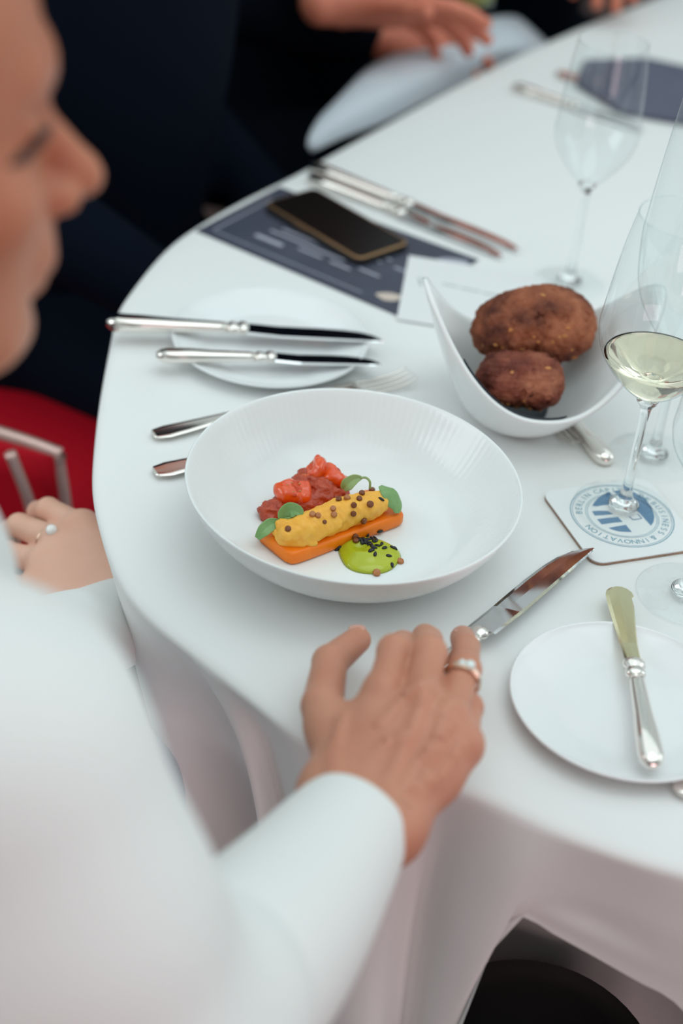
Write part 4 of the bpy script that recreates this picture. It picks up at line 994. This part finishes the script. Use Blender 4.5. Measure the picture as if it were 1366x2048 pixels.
# rings
def band(c, axis, r, w, m, parent, tag_=None):
    R_ = orient(axis, (0, 0, 1)) if abs(np.array(axis)[2]) < .9*np.linalg.norm(axis) else orient(axis, (0, 1, 0))
    pts = [c+R_@np.array([0, r*math.cos(a), r*math.sin(a)]) for a in np.arange(48)/48*2*math.pi]
    return obj('ring_band', tube(pts, w, 10, closed=True, up=tuple(R_[:, 0])), m, parent, world=True), R_
r0, r1 = mk(*J['rm'][0][:2]), mk(*J['rm'][1][:2]); rc = r0+(r1-r0)*.80
rg_ = empty('finger_ring', rc, 'white gold ring with a clear stone on the hand that holds the knife', 'ring')
bnd, R_ = band(rc, r1-r0, .0118, .0011, M['ringsilver'], rg_)
band(rc-(r1-r0)/np.linalg.norm(r1-r0)*.0024, r1-r0, .0117, .0009, M['gold'], rg_)
obj('gemstone', organic([E_(rc+R_@np.array([.0, -.004, .0128]), (.0030, .0030, .0024), R_, k=.001)], .0006, 2), M['stone'], rg_, world=True)
obj('gemstone', organic([E_(rc+R_@np.array([.0, .001, .0128]), (.0022, .0022, .0018), R_, k=.001)], .0005, 2), M['stone'], rg_, world=True)
# pearl ring on the left hand
LP = lambda p: LH@np.array(p)*1.14+LW
pc = LP((.098, -.009, .002)); 
pr_ = empty('pearl_ring', pc, 'rose gold ring with a round white pearl on the hand resting at left', 'ring')
band(pc, LH[:, 0], .0122, .0010, M['gold'], pr_)
pearl_c = at(103, 1060, pc[2]+.018)
obj('pearl', organic([E_(pearl_c, (.0046,)*3, k=.001)], .0008, 2), M['pearl'], pr_, world=True)
for k in range(5):
    q_ = at(120+k*4, 1058+4*(k % 2), pc[2]+.016); obj('leaf_setting', organic([E_(q_, (.0022, .0016, .0016), k=.001)], .0005, 2), M['gold'], pr_, world=True)
# jacket
wj = wave(12, .017, 21); wj2 = wave(26, .006, 5)
jac = [C_(neckb+(0, 0, -.05), (-.37, .53, .60), .125, .135, k=.05), C_(neckb+(0, 0, -.035), SHR, .06, .062, k=.05), C_(neckb+(0, 0, -.035), SHL, .06, .06, k=.05),
       C_(SHR, SHR+(EL-SHR)*.5, .066, .062, k=.04), C_(SHR+(EL-SHR)*.5, EL, .062, .056, k=.03), C_(SHL, LEl, .062, .056, k=.04), C_(EL, EL+(WRI-EL)*.25, .056, .050, k=.03),
       E_(neckb+HR@np.array([.05, 0, .06]), (.07, .06, .09), k=.02, neg=True)]
jk = obj('jacket', organic(jac, .006, 4, lambda X: wj(X)+wj2(X)), M['jacket'], wm, world=True)
def sleeve(path, radii, name, parent, m, sq=.86, amp=.002, seed=1, thick=.0022, n=64, up=(0, 0, 1)):
    P = catmull(path, 10); Rr = np.interp(np.linspace(0, 1, len(P)), np.linspace(0, 1, len(radii)), radii); wv = wave(26, amp, seed)
    rings = []
    for i in range(len(P)):
        t = P[min(i+1, len(P)-1)]-P[max(i-1, 0)]; t /= np.linalg.norm(t); s_ = np.cross(t, up); s_ /= np.linalg.norm(s_); v = np.cross(s_, t)
        a = np.arange(n)/n*2*math.pi; ring_ = P[i]+Rr[i]*(np.outer(np.cos(a), s_)+sq*np.outer(np.sin(a), v))
        k = wv(ring_)*min(1, (i)/4) if i < 40 else wv(ring_)
        dr = ring_-P[i]; dr /= np.linalg.norm(dr, axis=1)[:, None]; rings.append(ring_+dr*k[:, None])
    o = obj(name, loft(rings, cap=False), m, parent, world=True)
    md = o.modifiers.new('t', 'SOLIDIFY'); md.thickness = thick; md.offset = -1; rough(o, sub=1); return o
cuffc = WRI+fd*.004+np.array([0, 0, -.002]) if False else WRI+(EL-WRI)/np.linalg.norm(EL-WRI)*.004; fd = (EL-WRI)/np.linalg.norm(EL-WRI)
dz = lambda v: np.array([0, 0, -v])
sleeve([cuffc+dz(.003), cuffc+fd*.03+dz(.009), cuffc+fd*.07+dz(.013), cuffc+fd*.12+dz(.011), cuffc+fd*.18+dz(.006), EL+fd*.01], [.0325, .0395, .0450, .049, .053, .056], 'sleeve', wm, M['jacket'], sq=1.08, amp=.0022, seed=14)
lfd = (LEl-LW)/np.linalg.norm(LEl-LW)
sleeve([LW+lfd*.012, LW+lfd*.05, LW+lfd*.1, LEl], [.034, .037, .043, .052], 'sleeve', wm, M['jacket'], sq=.85, amp=.003, seed=4)
# trousers
hipr, hipl = np.array([-.38, .44, .52]), np.array([-.46, .58, .52])
knr, knl = at(175, 1600, .55), at(95, 1235, .54)
tp = [C_(hipr, hipl, .11, .11, k=.04), C_(hipr, knr, .085, .064, k=.03), C_(hipl, knl, .085, .058, k=.03), C_(knr, knr+(-.03, .02, -.42), .06, .055, k=.03), C_(knl, knl+(-.03, .02, -.42), .06, .055, k=.03), C_((-.37, .53, .60), hipr, .10, .10, k=.04)]
obj('trousers', organic(tp, .008, 3, wave(20, .004, 2)), M['trousers'], wm, world=True)
for kn in (knr, knl):
    obj('shoe', organic([C_(kn+(-.04, .02, -.50), kn+(.08, .09, -.51), .035, .032, k=.02)], .008, 2), M['black'], wm, world=True)

# ---- guests in dark suits on the far side
def suit_person(base, facing, label, lean, armA, armB, m, skin, headoff=(0, 0, 0), seed=1, hair='hair'):
    """armA / armB = (elbow, wrist, finger direction, back-of-hand normal, side, curl)"""
    t = empty('person', (base[0], base[1], 0), label, 'person')
    f = np.array([math.cos(facing), math.sin(facing), 0]); l = np.array([-f[1], f[0], 0]); b = np.array([base[0], base[1], 0.])
    chest = b+f*lean+np.array([0, 0, .98]); nb = chest+np.array([0, 0, .14])+f*.01
    sh = [chest+l*.17+np.array([0, 0, .08]), chest-l*.17+np.array([0, 0, .08])]
    hd_ = nb+np.array([0, 0, .17])+f*.03+np.array(headoff); RR = orient(f, (0, 0, 1))
    bd = xf(head, RR, hd_)+[C_(hd_+RR@np.array([-.03, 0, -.08]), nb, .056, .06, k=.03), C_(nb, sh[0], .05, .05, k=.04), C_(nb, sh[1], .05, .05, k=.04), C_(nb, b+np.array([0, 0, .55]), .10, .12, k=.04)]
    jk_ = [C_(nb-(0, 0, .06), b+np.array([0, 0, .52]), .15, .165, k=.06), E_(chest-(0, 0, .1), (.14, .20, .24), RR, k=.06), C_(nb-(0, 0, .03), sh[0], .065, .075, k=.05), C_(nb-(0, 0, .03), sh[1], .065, .075, k=.05)]
    meshes = []
    for s0, arm in zip(sh, (armA, armB)):
        el, wr, fdv, nv, side, cu = arm
        el, wr = np.array(el), np.array(wr)
        jk_ += [C_(s0, el, .068, .056, k=.04), C_(el, wr-(wr-el)*.10, .056, .043, k=.03)]
        bd += [C_(s0, el, .04, .035, k=.02)]
        meshes.append(organic([C_(el, wr-(wr-el)*.08, .035, .027, k=.02)]+xf(hand_prims(side, curl=cu), orient(fdv, nv), wr), .0035, 4))
        cf = obj('shirt_cuff', tube([wr-(wr-el)*.16, wr-(wr-el)*.045], [.036, .034], 32), M['shirt'], t, world=True)
    meshes.append(organic(bd, .008, 3)); obj('body', join(meshes), skin, t, world=True)
    obj('suit_jacket', organic(jk_, .010, 3, wave(14, .006, seed)), m, t, world=True)
    hips = [b+l*.09+np.array([0, 0, .52]), b-l*.09+np.array([0, 0, .52])]
    tr_ = [C_(hips[0], hips[1], .12, .12, k=.05)]
    for h_ in hips:
        kn = h_+f*.40+np.array([0, 0, -.01]); tr_ += [C_(h_, kn, .09, .065, k=.03), C_(kn, kn+np.array([0, 0, -.40]), .06, .05, k=.03)]
        obj('shoe', organic([C_(kn+np.array([0, 0, -.46])-f*.03, kn+np.array([0, 0, -.465])+f*.14, .036, .03, k=.02)], .010, 2), M['black'], t, world=True)
    obj('trousers', organic(tr_, .011, 3, wave(14, .005, seed+3)), m, t, world=True)
    obj('hair', organic(xf([E_((-.015, 0, .045), (.103, .086, .092), k=.01), E_((.10, 0, -.01), (.055, .12, .12), k=.01, neg=True)], RR, hd_), .009, 2), M[hair], t, world=True)
    return t
# far seated guests: normal of the table edge there points away at about (-.85, .53)
fa = math.atan2(-.53, .85)
suit_person((-.36, 1.70), fa, 'seated guest in a near-black navy suit directly behind the phone and red chair', .03,
            ((-.28, 1.86, .72), (-.08, 1.72, .58), (.8, -.3, -.1), (0, 0, 1), -1, (.5, .6, .6, .7)), ((-.40, 1.46, .76), (-.14, 1.44, .62), (.7, .2, -.2), (0, 0, 1), 1, (.5, .6, .6, .7)), M['suit'], M['skin_far'], seed=3)
w1_ = at(690, 12, .80); w2_ = at(735, 68, .735)
suit_person((-.17, 2.28), fa-.1, 'seated guest in a black suit holding a small glass over the spread napkin', .06,
            (w1_+np.array([-.16, .14, .02]), w1_, at(985, 38, .79)-w1_, (-.1, .6, .75), -1, (.25, .35, .45, .6)), (w2_+np.array([-.20, -.06, .05]), w2_, at(880, 92, .735)-w2_, (.0, -.5, .9), 1, (.5, .55, .6, .6)), M['suit2'], M['skin_far'], seed=6)
w3_ = at(1225, -175, .86)
suit_person((.14, 2.66), fa-.1, 'seated guest in a dark suit at the very top right, hand above the table edge', .05,
            (w3_+np.array([.10, .22, .05]), w3_, at(1060, -165, .86)-w3_, (.1, -.5, .8), 1, (1.0, 1.1, 1.2, 1.3)), (w3_+np.array([-.12, .12, .0]), w3_+np.array([-.06, .03, -.04]), (.3, -.7, .0), (0, 0, 1), 1, (.5, .6, .6, .7)), M['suit'], M['skin_far'], seed=9)
# drinking glass in the far hand
fg = empty('tumbler', at(945, 12, .775), 'small glass with yellow-green drink held in the far guest hands', 'glass')
obj('glass_body', lathe([(0, 0), (.024, 0), (.028, .004), (.032, .05), (.033, .075), (.0315, .075), (.030, .05), (.0265, .008), (0, .006)], 48), M['glass'], fg)
obj('drink', lathe([(0, .0065), (.0255, .0085), (.0285, .04), (0, .0405)], 48), mat('yellow_green_drink', lin((150, 160, 60)), .05, spec=.8), fg)
# white napkin over the far guest's lap, beyond the table edge
NP = [[(622, 305, .70), (760, 245, .70), (900, 180, .70), (1010, 122, .70), (1092, 90, .70)],
      [(614, 285, .71), (738, 205, .725), (872, 140, .73), (985, 95, .73), (1085, 80, .70)],
      [(640, 240, .715), (722, 170, .73), (850, 105, .735), (965, 65, .735), (1055, 55, .71)],
      [(690, 190, .70), (740, 140, .72), (852, 85, .725), (960, 45, .725), (1030, 38, .70)]]
G_ = np.array([[at(*p) for p in r] for r in NP]); G2 = np.array([catmull(r, 6) for r in G_]); G3 = np.array([catmull(G2[:, i], 6) for i in range(G2.shape[1])])
a_n, b_n = G3.shape[:2]; vs = G3.reshape(-1, 3)+np.c_[np.zeros((a_n*b_n, 2)), wave(30, .003, 3)(G3.reshape(-1, 3))]
o = obj('lap_napkin', pydata('nap', vs, [(i*b_n+j, i*b_n+j+1, (i+1)*b_n+j+1, (i+1)*b_n+j) for i in range(a_n-1) for j in range(b_n-1)]), M['napkin_lap'])
md = o.modifiers.new('t', 'SOLIDIFY'); md.thickness = .003; tag(o, 'grey-white napkin spread along the far table edge over the guests laps', 'napkin')
bpy.context.view_layer.update()
